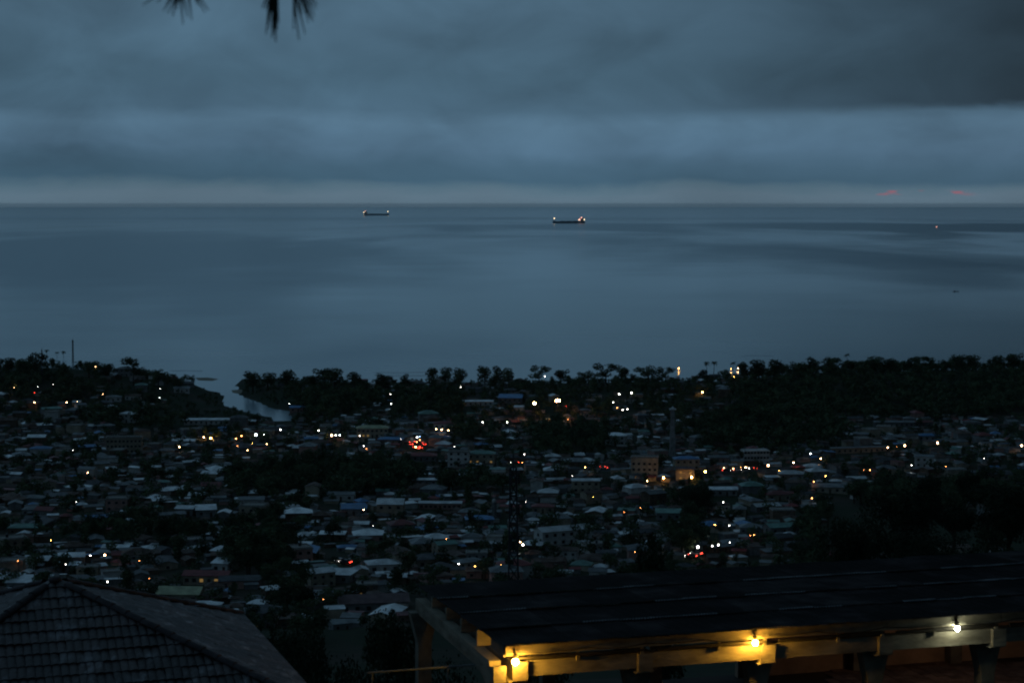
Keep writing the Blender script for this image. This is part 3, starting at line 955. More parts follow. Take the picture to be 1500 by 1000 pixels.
L_ = [(140.5, 537, 'warm', 1.0), (21, 567, 'warm', 1.0), (51, 589, 'warm', 1.0), (98, 589, 'warm', 1.0), (114, 588, 'warm', .5), (78, 563, 'white', .5), (56, 567, 'white', .5),
      (151, 577, 'warm', .5), (234, 582, 'white', 1.0), (235, 569, 'white', .5), (107, 659, 'white', .7), (263, 654, 'warm', 1.3), (299, 640, 'warm', 1.0), (309, 641, 'yellow', 1.3),
      (316, 640, 'yellow', 1.3), (346, 642, 'orange', 1.0), (354, 638, 'orange', 1.0), (348, 653, 'orange', .7), (370, 649, 'yellow', .5), (375, 636, 'cool', 1.6), (387, 636, 'white', .7),
      (363, 659, 'warm', 1.0), (391, 650, 'warm', 1.0), (51, 575, 'red', .7), (424, 591, 'white', .7), (411, 629, 'white', 1.0), (467, 630, 'white', 1.0), (486, 637, 'warm', 1.3),
      (492, 637, 'white', 1.0), (498, 637, 'cool', 1.0), (527, 638, 'white', .7), (572, 577, 'white', .7), (573, 591, 'white', 1.0), (533, 653, 'white', 1.0), (537, 657, 'orange', .7),
      (611, 640, 'white', 1.0), (615, 639, 'blue', .7), (615, 644, 'orange', 1.0), (611, 647, 'orange', 1.0), (600, 647, 'red', 1.0), (609, 654, 'yellow', 1.3), (615, 654, 'red', 1.3), (605, 650, 'red', .7),
      (619, 648, 'red', .7), (587, 643, 'white', .5), (639, 628, 'warm', 1.0), (647, 629, 'warm', 1.0), (657, 630, 'warm', 1.0), (638, 638, 'warm', .7), (666, 654, 'white', .7), (675, 567, 'white', .7),
      (798, 551, 'white', 1.0), (829, 595, 'red', .5), (832, 614, 'orange', .5), (707, 618, 'white', 1.0), (743, 618, 'white', 1.0), (907, 577, 'white', 1.3), (925, 575, 'white', 1.3),
      (898, 589, 'white', 1.0), (904, 597, 'orange', .7), (912, 600, 'white', 1.0), (919, 599, 'white', 1.0), (994, 539, 'yellow', 1.0), (768, 665, 'white', 1.0), (752, 675, 'red', 1.0),
      (765, 677, 'orange', .7), (857, 684, 'yellow', 1.0), (886, 683, 'red', .7), (879, 683, 'red', .5), (950, 660, 'yellow', 1.0), (972, 699, 'yellow', 1.6), (1029, 574, 'yellow', 1.3),
      (1071, 540, 'yellow', .7), (1081, 539, 'warm', 1.3), (1075, 552, 'yellow', .5), (1060, 685, 'warm', 1.0), (1074, 686, 'warm', 1.0), (1085, 684, 'orange', .7), (1092, 684, 'warm', 1.3), (1104, 685, 'red', .7),
      (1125, 681, 'warm', 1.6), (1162, 677, 'warm', 1.3), (1187, 664, 'cool', 1.3), (1202, 671, 'warm', 1.3), (948, 704, 'warm', 1.0), (1033, 690, 'yellow', 1.6), (1192, 705, 'orange', 1.0),
      (1209, 697, 'yellow', .7), (1141, 689, 'yellow', .5), (1013, 698, 'yellow', 1.6), (1300, 655, 'warm', 1.3), (1313, 653, 'orange', 1.0), (1325, 652, 'warm', 1.6), (1373, 648, 'warm', 1.6), (1336, 645, 'white', .7),
      (1496, 652, 'warm', 1.6), (1441, 671, 'white', .7), (1335, 681, 'white', 1.0), (1385, 683, 'orange', .7), (1265, 688, 'orange', 1.0), (1274, 688, 'orange', 1.0), (1189, 729, 'orange', 1.0),
      (129, 692, 'warm', 1.0), (112, 735, 'white', 1.0), (75, 791, 'yellow', .5), (133, 813, 'white', 1.0), (154, 812, 'warm', 1.3), (97, 826, 'white', 1.0), (205, 821, 'orange', .7), (27, 821, 'orange', .7),
      (158, 851, 'white', 1.3), (219, 847, 'orange', .5), (533, 746, 'warm', 1.0), (672, 825, 'white', 1.3), (696, 829, 'yellow', .7), (734, 827, 'yellow', .7), (744, 795, 'blue', 1.0), (654, 789, 'orange', .5),
      (547, 770, 'white', .5), (838, 697, 'white', .5), (770, 735, 'white', .5), (869, 727, 'yellow', .5), (938, 743, 'orange', .5), (1059, 735, 'white', 1.0), (1047, 768, 'yellow', .7), (1068, 769, 'white', 1.0),
      (1022, 800, 'white', 1.6), (1043, 799, 'white', 1.0), (1052, 797, 'white', 1.3), (1069, 794, 'white', .7), (930, 808, 'orange', .5), (762, 793, 'warm', 1.0), (766, 797, 'white', 1.3), (914, 750, 'orange', .5),
      (1104, 783, 'orange', .7), (1099, 784, 'orange', .5), (474, 877, 'orange', .5), (433, 871, 'orange', .5)]
for a_ in L_:
    lamp(*a_)

# twin floodlight masts of the sports ground
for (px, py, lab) in [(783, 590, 'floodlight mast with one glaring orange lamp in front of the white warehouse'), (817, 586, 'floodlight mast with paired glaring orange lamps standing above dark trees')]:
    p = hit(px, py, 14.0)
    root = thing('floodlight_mast', lab, 'floodlight', p, 0, 'floodlights of the sports ground')
    b = MB()
    b.tube([(0, 0, -1.5), (0, 0, 14.2)], [0.25, 0.12], 8)
    link('pole', b.mesh('pole', 'dark_metal'), root)
    b = MB()
    b.box(-1.2, 1.2, -0.08, 0.08, 13.8, 14.0)
    link('crossarm', b.mesh('crossarm', 'dark_metal'), root)
    for dx in ((0.0,) if px < 800 else (-0.75, 0.75)):
        b = MB()
        b.frustum(dx - 0.55, dx + 0.55, -0.55, -0.1, 13.4, dx - 0.3, dx + 0.3, -0.45, -0.1, 14.4)
        link('lamp_housing', b.mesh('lamp_housing', 'dark_metal'), root)
        b = MB()
        b.ball((dx, -0.6, 13.8), 0.72, 12, 7)
        link('lamp_globe', b.mesh('lamp_globe', 'lamp_flood', True), root)
    keep(px, py, 12, 9, p.y)
    FOOT.append((p.x, p.y, 1.0))

# lamp labels: colour, brightness and the nearest building one can find
for root, p, colr, size, label in LAMPS:
    near = min(LANDMARKS, key=lambda t: (t[0] - p.x) ** 2 + (t[1] - p.y) ** 2)
    sz = 'large' if size > 1.1 else ('faint' if size < 0.6 else ('small' if size < 0.9 else 'plain'))
    root['label'] = label or '%s street lamp glowing %s nearest to the %s' % (sz, COLW[colr], near[2])

# ------------------------------------------------------------------ cars waiting at the junction and on the road
def car_kit():
    k = {}
    b = MB()
    b.frustum(-0.86, 0.86, -2.15, 2.15, 0.32, -0.82, 0.82, -2.08, 2.08, 0.86)
    k['body'] = b.mesh('body', 'paint_dark')
    b = MB()
    b.frustum(-0.78, 0.78, -1.5, 1.1, 0.863, -0.6, 0.6, -1.05, 0.5, 1.42)
    k['cabin'] = b.mesh('cabin', 'glass_dark')
    b = MB()
    b.box(-0.58, 0.58, -1.0, 0.46, 1.423, 1.47)
    k['car_roof'] = b.mesh('car_roof', 'paint_dark')
    b = MB()
    b.tube([(-0.1, 0, 0), (0.1, 0, 0)], 0.32, 12)
    k['wheel'] = b.mesh('wheel', 'tyre')
    b = MB()
    b.box(-0.16, 0.16, -0.04, 0.04, -0.1, 0.1)
    k['tail_light'] = b.mesh('tail_light', 'lamp_red')
    b = MB()
    b.box(-0.16, 0.16, -0.04, 0.04, -0.1, 0.1)
    k['headlight'] = b.mesh('headlight', 'lamp_white')
    return k


CK = car_kit()


def car(px, py, rz, paint, label, grp):
    p = hit(px, py)
    root = thing('car', label, 'car', (p.x, p.y, p.z + 0.3), rz, grp)
    link('body', CK['body'], root, None, None, paint)
    link('cabin', CK['cabin'], root)
    link('car_roof', CK['car_roof'], root, None, None, paint)
    for sx in (-1, 1):
        for sy in (-1.3, 1.3):
            link('wheel', CK['wheel'], root, (sx * 0.78, sy, 0.32))
        link('tail_light', CK['tail_light'], root, (sx * 0.62, -2.16, 0.68))
        link('headlight', CK['headlight'], root, (sx * 0.62, 2.16, 0.62))
    FOOT.append((p.x, p.y, 2.5))
    keep(px, py - 2, 6, 3, p.y)


for i, (px, py, rz) in enumerate([(602, 652, 10), (606, 656, 8), (612, 658, 12), (617, 657, 5), (621, 652, 14), (608, 648, 10)]):
    car(px, py, R(rz), ['paint_dark', 'paint_red', 'paint_white'][i % 3], ['dark', 'red', 'white'][i % 3] + ' car with red tail lights waiting at the glowing junction', 'cars queuing at the junction')
for i, (px, py, rz) in enumerate([(754, 679, 80), (884, 687, 85), (1103, 688, 95), (1080, 690, 275), (1064, 691, 275)]):
    car(px, py, R(rz), ['paint_dark', 'paint_white'][i % 2], ['dark', 'white'][i % 2] + ' car driving along the lamp-lit main road', 'cars on the main road')
for i, (px, py, rz) in enumerate([(498, 824, 60), (506, 826, 65), (1000, 815, 70), (1012, 817, 75), (1020, 813, 60)]):
    car(px, py, R(rz), ['paint_white', 'paint_dark'][i % 2], ['pale', 'dark'][i % 2] + (' car parked beside the white lamps' if px > 900 else ' car parked above the pale hipped house'), 'parked cars')


# ------------------------------------------------------------------ masts
def lattice(px, py, hpx, label, w0=1.6, w1=0.7, panels=0, wide=1.0, dist=None):
    p = hit(px, py)
    H = hpx * p.y / FPX
    if dist:
        t_ = at_y(px, py - hpx, dist)
        p = Vector((t_.x, dist, h1(t_.x, dist)))
        H = t_.z - p.z
    root = thing('radio_mast', label, 'mast', p)
    n = max(6, int(H / 2.0))
    r = 0.05 * wide
    for c in range(4):
        sx, sy = ((-1, -1), (1, -1), (1, 1), (-1, 1))[c]
        b = MB()
        b.tube([(sx * w0 / 2, sy * w0 / 2, -1), (sx * w1 / 2, sy * w1 / 2, H)], r, 5)
        link('mast_leg', b.mesh('mast_leg', 'dark_metal'), root)
    for k in range(n):
        z0, z1 = H * k / n, H * (k + 1) / n
        a0, a1 = (w0 + (w1 - w0) * k / n) / 2, (w0 + (w1 - w0) * (k + 1) / n) / 2
        b = MB()
        cs = [(-1, -1), (1, -1), (1, 1), (-1, 1)]
        for c in range(4):
            s0, s1 = cs[c], cs[(c + 1) % 4]
            b.tube([(s0[0] * a0, s0[1] * a0, z0), (s1[0] * a1, s1[1] * a1, z1)], r * 0.6, 4)
            b.tube([(s0[0] * a1, s0[1] * a1, z1), (s1[0] * a1, s1[1] * a1, z1)], r * 0.6, 4)
        link('bracing', b.mesh('bracing', 'dark_metal'), root)
    for k in range(panels):
        b = MB()
        a = 2 * math.pi * k / 3
        z = H * (0.97 - 0.13 * (k // 3))
        M = Matrix.Translation((math.cos(a) * (w1 / 2 + 0.35), math.sin(a) * (w1 / 2 + 0.35), z)) @ Matrix.Rotation(a, 4, 'Z')
        b.box(-0.12, 0.12, -0.22, 0.22, -1.3, 0.3, 0, M)
        link('antenna_panel', b.mesh('antenna_panel', 'dark_metal'), root)
    b = MB()
    b.tube([(0, 0, H - 0.5), (0, 0, H + 1.8)], 0.04 * wide, 5)
    link('aerial', b.mesh('aerial', 'dark_metal'), root)
    FOOT.append((p.x, p.y, 1.5))
    keep(px, py - hpx / 2, 4, hpx / 2 * 0.8, p.y)


lattice(752, 866, 182, 'tall dark lattice mast with antenna panels standing among the town roofs', 2.0, 0.85, 9, 2.6, 270)
lattice(107, 536, 38, 'thin radio mast on the headland right beside the sea', 1.4, 0.8, 3, 4.0)
lattice(62, 562, 50, 'slim lattice mast among headland trees below the coconut palms', 1.4, 0.6, 0, 3.0)

# ------------------------------------------------------------------ ships
def ship(px, py, wpx, label, mirror=False, detail=True):
    p = at_z(px, py, 0)
    L = wpx * p.y / FPX
    root = thing('cargo_ship', label, 'ship', (p.x, p.y, 0), math.pi if mirror else 0)
    k = L / 200.0
    b = MB()
    sec = [(-100, 11, 13), (-88, 15, 13), (70, 15, 12.5), (88, 10, 14.5), (101, 1, 17)]
    vs = []
    for x, w, h in sec:
        vs += [(x * k, -w * 0.8 * k, -3 * k), (x * k, -w * k, h * k), (x * k, w * k, h * k), (x * k, w * 0.8 * k, -3 * k)]
    fs = []
    for i in range(len(sec) - 1):
        for j in range(4):
            fs.append((i * 4 + j, i * 4 + (j + 1) % 4, i * 4 + 4 + (j + 1) % 4, i * 4 + 4 + j))
    fs += [(0, 1, 2, 3), (19, 18, 17, 16)]
    b.add(vs, fs)
    link('hull', b.mesh('hull', 'hull' if detail else 'hull_hazed'), root)
    b = MB()
    b.box(-92 * k, -70 * k, -12 * k, 12 * k, 13 * k, 27 * k)
    b.box(-90 * k, -76 * k, -14 * k, 14 * k, 27.2 * k, 31 * k)
    link('deckhouse', b.mesh('deckhouse', 'wall_grey'), root)
    b = MB()
    b.frustum(-94 * k, -88 * k, -3 * k, 3 * k, 31.2 * k, -93 * k, -89 * k, -2 * k, 2 * k, 38 * k)
    link('funnel', b.mesh('funnel', 'hull'), root)
    for x in (-40, 0, 40):
        b = MB()
        b.box((x - 14) * k, (x + 14) * k, -11 * k, 11 * k, 12.9 * k, 14.6 * k)
        link('hatch_cover', b.mesh('hatch_cover', 'hull'), root)
    b = MB()
    b.tube([(92 * k, 0, 14 * k), (92 * k, 0, 31 * k)], 0.7 * k, 6)
    link('foremast', b.mesh('foremast', 'hull'), root)
    lights = [(92, 30, 2.6, 'ship_lamp'), (-96, 23, 2.6, 'ship_lamp')] + ([(-78, 35, 2.4, 'ship_lamp_red'), (-66, 24, 2.6, 'ship_lamp_red'), (-70, 18, 2.0, 'ship_lamp_red'), (-60, 20, 1.6, 'ship_lamp')] if detail else [(-84, 34, 2.0, 'ship_lamp_red')])
    for x, z, r, mm in lights:
        b = MB()
        b.ball((x * k, -13 * k if x < 0 else -1, z * k), r * k, 8, 6)
        link('deck_lamp', b.mesh('deck_lamp', mm, True), root)
    return root


ship(833.5, 327, 47, 'dark cargo ship with cluster of reddish deckhouse lights at its stern', True, True)
ship(551, 315.5, 37, 'faint cargo ship with only two bright lights far out at the horizon', False, False)
bpy.data.objects.get('cargo_ship')['group'] = 'ships out at sea'


def boat(px, py, L, label, lampm=None):
    p = at_z(px, py, 0)
    root = thing('fishing_boat', label, 'boat', (p.x, p.y, 0), R(6))
    b = MB()
    sec = [(-0.5, 0.03, 0.10), (-0.35, 0.07, 0.07), (0.3, 0.08, 0.07), (0.5, 0.01, 0.13)]
    vs, fs = [], []
    for x, w, h in sec:
        vs += [(x * L, -w * 0.4 * L, -0.02 * L), (x * L, -w * L, h * L), (x * L, w * L, h * L), (x * L, w * 0.4 * L, -0.02 * L)]
    for i in range(3):
        for j in range(4):
            fs.append((i * 4 + j, i * 4 + (j + 1) % 4, i * 4 + 4 + (j + 1) % 4, i * 4 + 4 + j))
    fs += [(0, 1, 2, 3), (15, 14, 13, 12)]
    b.add(vs, fs)
    link('hull', b.mesh('hull', 'hull'), root)
    b = MB()
    b.box(-0.3 * L, -0.1 * L, -0.05 * L, 0.05 * L, 0.07 * L, 0.17 * L)
    link('cabin', b.mesh('cabin', 'hull'), root)
    if lampm:
        b = MB()
        b.tube([(0, 0, 0.05 * L), (0, 0, 0.42 * L)], 0.01 * L, 5)
        link('lamp_post', b.mesh('lamp_post', 'hull'), root)
        b = MB()
        b.ball((0, 0, 0.42 * L), 1.8, 8, 6)
        link('deck_lamp', b.mesh('deck_lamp', lampm, True), root)


boat(1372, 334, 16, 'small fishing boat with single reddish lamp on open water', 'ship_lamp_red')
boat(1400, 427, 10, 'low dark unlit fishing boat on the calm water')

# ------------------------------------------------------------------ trees
def leaf_cloud(lobes, n, size, flat=0.6, seed=0):
    """leaf quads spread through ellipsoid lobes; lobes: (x,y,z,rx,ry,rz)"""
    rs = np.random.RandomState(seed)
    lob = np.array(lobes)
    wgt = lob[:, 3] * lob[:, 4] * lob[:, 5]
    wgt = wgt ** 0.7
    idx = rs.choice(len(lob), n, p=wgt / wgt.sum())
    d = rs.normal(size=(n, 3))
    d /= np.linalg.norm(d, axis=1)[:, None]
    rad = rs.uniform(0.45, 1.0, n) ** 0.6
    rad *= 1 + rs.normal(0, 0.07, n)
    c = lob[idx, :3] + d * rad[:, None] * lob[idx, 3:6]
    nrm = d * 0.7 + rs.normal(size=(n, 3)) * 0.6 + np.array([0, 0, 0.3])
    nrm /= np.linalg.norm(nrm, axis=1)[:, None]
    t = np.cross(nrm, rs.normal(size=(n, 3)))
    t /= np.linalg.norm(t, axis=1)[:, None]
    bt = np.cross(nrm, t)
    s = size * rs.uniform(0.6, 1.35, n)[:, None]
    a = t * s * 0.5
    b = bt * s * 0.5 * flat
    v = np.stack([c - a, c - b, c + a, c + b], 1).reshape(-1, 3)      # leaf-like diamonds
    f = np.arange(4 * n).reshape(n, 4)
    return v, f


def make_lobes(kind, seed):
    r = random.Random(seed)
    lob = []
    if kind == 'round':
        for k in range(9):
            a = r.uniform(0, 6.28)
            q = r.uniform(0.0, 0.30)
            s = r.uniform(0.16, 0.27)
            lob.append((math.cos(a) * q, math.sin(a) * q, r.uniform(0.28, 0.84), s, s, s * 0.8))
    elif kind == 'spread':
        for k in range(10):
            a = k * 0.63 + r.uniform(-.2, .2)
            q = r.uniform(0.1, 0.50)
            s = r.uniform(0.15, 0.24)
            lob.append((math.cos(a) * q, math.sin(a) * q, r.uniform(0.45, 0.88), s, s, s * 0.62))
    elif kind == 'tall':
        for k in range(9):
            a = r.uniform(0, 6.28)
            z = 0.28 + 0.075 * k
            q = r.uniform(0, 0.12)
            s = 0.20 * (1.12 - z) + 0.06
            lob.append((math.cos(a) * q, math.sin(a) * q, z, s, s, s * 0.9))
    elif kind == 'bush':
        for k in range(7):
            a = r.uniform(0, 6.28)
            q = r.uniform(0, 0.45)
            s = r.uniform(0.25, 0.4)
            lob.append((math.cos(a) * q, math.sin(a) * q, r.uniform(0.25, 0.65), s, s, s * 0.85))
    return lob


def trunk_mesh(kind, lob, seed, name='trunk'):
    r = random.Random(seed)
    b = MB()
    top = 0.55 if kind != 'bush' else 0.3
    b.tube([(0, 0, -0.12), (0.01, 0.0, top * 0.4), (-0.01, 0.01, top)], [0.035, 0.026, 0.016], 6)
    for l_ in lob[:5]:
        z0 = top * r.uniform(0.55, 0.95)
        b.tube([(0, 0, z0), (l_[0] * 0.5, l_[1] * 0.5, (z0 + l_[2]) / 2), (l_[0] * 0.9, l_[1] * 0.9, l_[2])], [0.014, 0.010, 0.005], 5)
    return b.mesh(name, 'bark')


TREES = []
for i, (kind, n) in enumerate([('round', 520), ('round', 520), ('round', 480), ('spread', 480), ('spread', 460), ('tall', 420), ('bush', 380), ('round', 560)]):
    lob = make_lobes(kind, 100 + i)
    v, f = leaf_cloud(lob, n * 2, 0.075, 0.65, i)
    TREES.append((kind, npmesh('crown', v, f, 'leaf'), trunk_mesh(kind, lob, i)))
NEAR = []
for i, (kind, n) in enumerate([('round', 9000), ('spread', 8000), ('bush', 7000), ('tall', 8000)]):
    lob = make_lobes(kind, 300 + i)
    r = random.Random(i)
    more = []
    for l_ in lob:
        for q in range(4):
            a, z = r.uniform(0, 6.28), r.uniform(-.6, .9)
            more.append((l_[0] + math.cos(a) * l_[3] * 0.75, l_[1] + math.sin(a) * l_[4] * 0.75, l_[2] + z * l_[5] * 0.7, l_[3] * 0.45, l_[4] * 0.45, l_[5] * 0.45))
    v, f = leaf_cloud(lob + more, n, 0.034, 0.5, 40 + i)
    NEAR.append((kind, npmesh('crown', v, f, 'leaf_near'), trunk_mesh(kind, lob, 40 + i)))


def palm_meshes(seed):
    r = random.Random(seed)
    b = MB()
    pts = [(0, 0, -0.05), (0.02, 0.01, 0.3), (0.05, 0.0, 0.6), (0.04, 0.02, 0.86)]
    b.tube(pts, [0.022, 0.017, 0.014, 0.013], 6)
    tr = b.mesh('trunk', 'bark')
    b = MB()
    for k in range(16):
        a = k * 2.4 + r.uniform(-.2, .2)
        up = r.uniform(-0.2, 0.9)
        L = r.uniform(0.2, 0.27)
        pr = Vector((0.04, 0.02, 0.86))
        prev = None
        for j in range(6):
            t = j / 5
            c = pr + Vector((math.cos(a) * L * t, math.sin(a) * L * t, L * (up * t - 0.95 * t * t)))
            w = 0.035 * math.sin(math.pi * min(0.97, t * 0.85 + 0.12))
            sd_ = Vector((-math.sin(a), math.cos(a), 0)) * w
            dr = Vector((0, 0, -w * 0.7))
            row = [c + sd_ + dr, c, c - sd_ + dr]
            if prev:
                b.add(prev + row, [(0, 1, 4, 3), (1, 2, 5, 4)])
            prev = row
    return tr, b.mesh('crown', 'palm_leaf')


PALM = [palm_meshes(1), palm_meshes(2)]


def tree_at(x, y, height, proto, label, group, wide=1.0, name='tree', cat='tree', rz=None, z=None):
    root = thing(name, label, cat, (x, y, (h1(x, y) if z is None else z)), rng.uniform(0, 6.28) if rz is None else rz, group)
    s = (height * wide, height * wide, height)
    root.scale = s
    link('trunk', proto[-1] if len(proto) == 3 else proto[0], root)
    link('crown', proto[1], root)
    return root


for (px, py, ht, lab) in [(68, 524, 12, 'headland'), (84, 526, 11, 'headland'), (93, 526, 12, 'headland'), (1036, 548, 15, 'shore'), (1045, 548, 15.5, 'shore'), (1073, 545, 13, 'shore'), (255, 566, 13, 'river'), (1240, 532, 13, 'ridge')]:
    p = hit(px, py + 4)
    tree_at(p.x, p.y, ht, PALM[rng.randint(0, 1)], {'headland': 'coconut palm silhouetted on the headland crest beside the mast', 'shore': 'coconut palm standing by the lit shore houses', 'river': 'coconut palm leaning over the river mouth', 'ridge': 'lone palm above the wooded ridge'}[lab],
            'coconut palms along the coast', name='palm_tree', cat='palm tree')
    keep(px, py - 10, 5, 6, p.y)

# ------------------------------------------------------------------ where houses and woods stand (in ground coordinates, from what each slope shows)
def ell(px, py, rx, ry):
    return (px, py, rx, ry)


WOODS = [ell(500, 690, 120, 26), ell(400, 700, 70, 18), ell(1330, 570, 260, 34), ell(1120, 625, 120, 26), ell(450, 575, 110, 28), ell(640, 585, 60, 16), ell(230, 610, 110, 12),
         ell(330, 605, 50, 10), ell(840, 640, 70, 22), ell(1340, 790, 180, 90), ell(1460, 720, 60, 30), ell(210, 770, 110, 16), ell(380, 800, 50, 40), ell(700, 630, 50, 10),
         ell(860, 560, 120, 12), ell(1030, 722, 40, 16), ell(690, 705, 50, 10), ell(60, 560, 80, 22), ell(150, 530, 120, 14), ell(1000, 775, 30, 25), ell(440, 860, 30, 20)]


def wooded(px, py):
    return max((1 - ((px - a) / c) ** 2 - ((py - b_) / d) ** 2) for a, b_, c, d in WOODS)


cand = []
ang0 = R(9)
step = 12.4
for (px, py) in [(300, 556), (318, 562), (312, 567), (335, 572), (338, 579), (340, 588), (360, 592), (378, 598), (395, 604), (412, 609), (415, 614)]:
    keep(px, py, 11, 4, at_z(px, py, 0).y)
for iy in range(-10, 115):
    for ix in range(-60, 61):
        x0, y0 = ix * step, 430 + iy * 11.0
        x = x0 * math.cos(ang0) - (y0 - 900) * math.sin(ang0) + rng.uniform(-6.5, 6.5) + 9 * math.sin(y0 * 0.031)
        y = 900 + x0 * math.sin(ang0) + (y0 - 900) * math.cos(ang0) + rng.uniform(-6, 6) + 11 * math.sin(x0 * 0.027 + 1)
        if not (380 < y < 1590) or abs(x) > 0.29 * y:
            continue
        z = h1(x, y)
        px, py, dep = proj((x, y, z + 3))
        if px < -25 or px > 1525 or py > 905:
            continue
        if z < 1.2 or float(river_sd(np.array([x]), np.array([y]))[0]) < 12:
            continue
        if py > 820 and (px > 590 + (py - 850) * 0.2 and py > 850 - (px - 600) * 0.06 or px > 1180):
            continue
        wv = wooded(px, py)
        pr = (0.86 + 0.2 * math.sin(x * 0.03 + 2) * math.sin(y * 0.024)) if wv < 0 else max(0.04, 0.4 - wv)
        if y > 1180:
            pr *= 0.55
        if py < 606 and px > 1085 or (225 < px < 420 and 560 < py < 612):
            pr *= 0.03
        if rng.random() > pr:
            continue
        cand.append((x, y, z, px, py, dep))

HOUSES = []
for (x, y, z, px, py, dep) in cand:
    if any((x - p.x) ** 2 + (y - p.y) ** 2 < 90 for p in ROAD):
        continue
    i = rng.choices(range(18), [3, 3, 3, 1.2, 3, 2, 2, 1, 4, 3, 1, 1.2, 1.2, 3, 4, 0.8, 1.5, 3])[0]
    P = PROTO[i]
    s = rng.choice([rng.uniform(0.45, 0.65), rng.uniform(0.6, 0.85), rng.uniform(0.75, 1.0)])
    rad = max(P['w'], P['d']) * s * 0.45
    if taken(x, y, rad) or blocks(x, y, z - 1, z + P['z'] * s + 1.5, rad):
        continue
    HOUSES.append([x, y, z, i, s, dep, px, py])
    FOOT.append((x, y, rad))

# smaller dwellings squeezed into what is left
for _ in range(5200):
    y = math.sqrt(rng.uniform(470 ** 2, 1300 ** 2))
    x = y * rng.uniform(-0.275, 0.275)
    if taken(x, y, 2.6):
        continue
    z = h1(x, y)
    px, py, dep = proj((x, y, z + 2.5))
    if wooded(px, py) > -0.02 or py > 892 or z < 1.2 or (py > 820 and (px > 590 and py > 845 - (px - 600) * 0.06 or px > 1180)) or (py < 606 and px > 1085) or (225 < px < 420 and 560 < py < 612):
        continue
    if float(river_sd(np.array([x]), np.array([y]))[0]) < 10 or any((x - p.x) ** 2 + (y - p.y) ** 2 < 60 for p in ROAD):
        continue
    i = rng.choice([0, 1, 4, 8, 9, 13, 14, 17])
    s = rng.uniform(0.42, 0.68)
    if blocks(x, y, z - 1, z + 3.5, 3):
        continue
    HOUSES.append([x, y, z, i, s, dep, px, py])
    FOOT.append((x, y, max(PROTO[i]['w'], PROTO[i]['d']) * s * 0.42))

RM = ['roof_zinc', 'roof_grey', 'roof_dark', 'roof_rust', 'roof_red', 'roof_blue', 'roof_green']
RWT = [1.7, 3.0, 2.2, 3.0, 0.55, 0.3, 0.4]
WM = list(WALLWORD)
HOUSES.sort(key=lambda t: -PROTO[t[3]]['w'] * t[4] / t[5])
NBIG = len(LANDMARKS)
HLAB = []
stuffv, stufff, stuffm = [], [], []
SM = RM + WM + ['concrete']
for k, (x, y, z, i, s, dep, px, py) in enumerate(HOUSES):
    P = PROTO[i]
    rm = 'concrete' if P['kind'] == 'flat' else rng.choices(RM, RWT)[0]
    wm = rng.choices(WM, [1.2, 2, 2.5, 2, 0.8])[0]
    rz = ang0 + rng.choice([0, 0, math.pi / 2, math.pi]) + rng.uniform(-0.45, 0.45)
    if k < 300 - NBIG:
        near = min(LANDMARKS, key=lambda t: (t[0] - x) ** 2 + (t[1] - y) ** 2)
        lab = '%s%s house with %s %s roof by %s' % ('tall ' if P['st'] == 2 else ('small ' if P['w'] * s < 6.5 else ''), WALLWORD[wm], ROOFWORD[rm], KINDWORD[P['kind']], near[2])
        HLAB.append((x, y, ROOFWORD[rm] + ' roofed'))
        root = thing('house', lab, 'house', (x, y, z), rz, 'houses of the hillside town')
        root.scale = (s, s, s)
        link('wall', P['wall'], root, None, None, wm)
        link('roof', P['roof'], root, None, None, rm)
        if P['kind'] in ('gable', 'hip') and P['st'] == 1 and rng.random() < 0.6:
            o = link('lean_to', LEAN[rng.randint(0, 2)], root, (rng.uniform(-0.3, 0.3) * P['w'], -P['d'] / 2 - 0.02, 0.0), None, [rng.choice(['wall_grey', 'wall_earth', wm]), rng.choice(['roof_rust', 'roof_grey', 'roof_zinc'])])
            if rng.random() < 0.5:
                o.location.y *= -1
                o.rotation_euler.z = math.pi
        if P['kind'] == 'flat' and rng.random() < 0.7:
            link('water_tank', TANK, root, (rng.uniform(-0.3, 0.3) * P['w'], rng.uniform(-0.2, 0.2) * P['d'], P['z'] + 0.27))
        lit = (rng.randint(0, 2),) if rng.random() < 0.04 else ()
        if dep < 900:
            add_windows(root, P['w'], P['d'], P['z'], P['st'], lit=lit, sides=dep < 700)
    else:
        ca, sa = math.cos(rz) * s, math.sin(rz) * s
        for me, mm in ((P['wall'], wm), (P['roof'], rm)):
            o = len(stuffv)
            for q in me.vertices:
                c = q.co
                stuffv.append((x + c.x * ca - c.y * sa, y + c.x * sa + c.y * ca, z + c.z * s))
            for q in me.polygons:
                stufff.append(tuple(o + j for j in q.vertices))
                stuffm.append(SM.index(mm))
me = bpy.data.meshes.new('distant_houses')
me.from_pydata(stuffv, [], stufff)
for m_ in SM:
    me.materials.append(MATS[m_])
me.polygons.foreach_set('material_index', stuffm)
o = struct('distant_houses', me, 'stuff')
o['label'] = 'scatter of small distant town roofs too many to count'
o['category'] = 'houses'

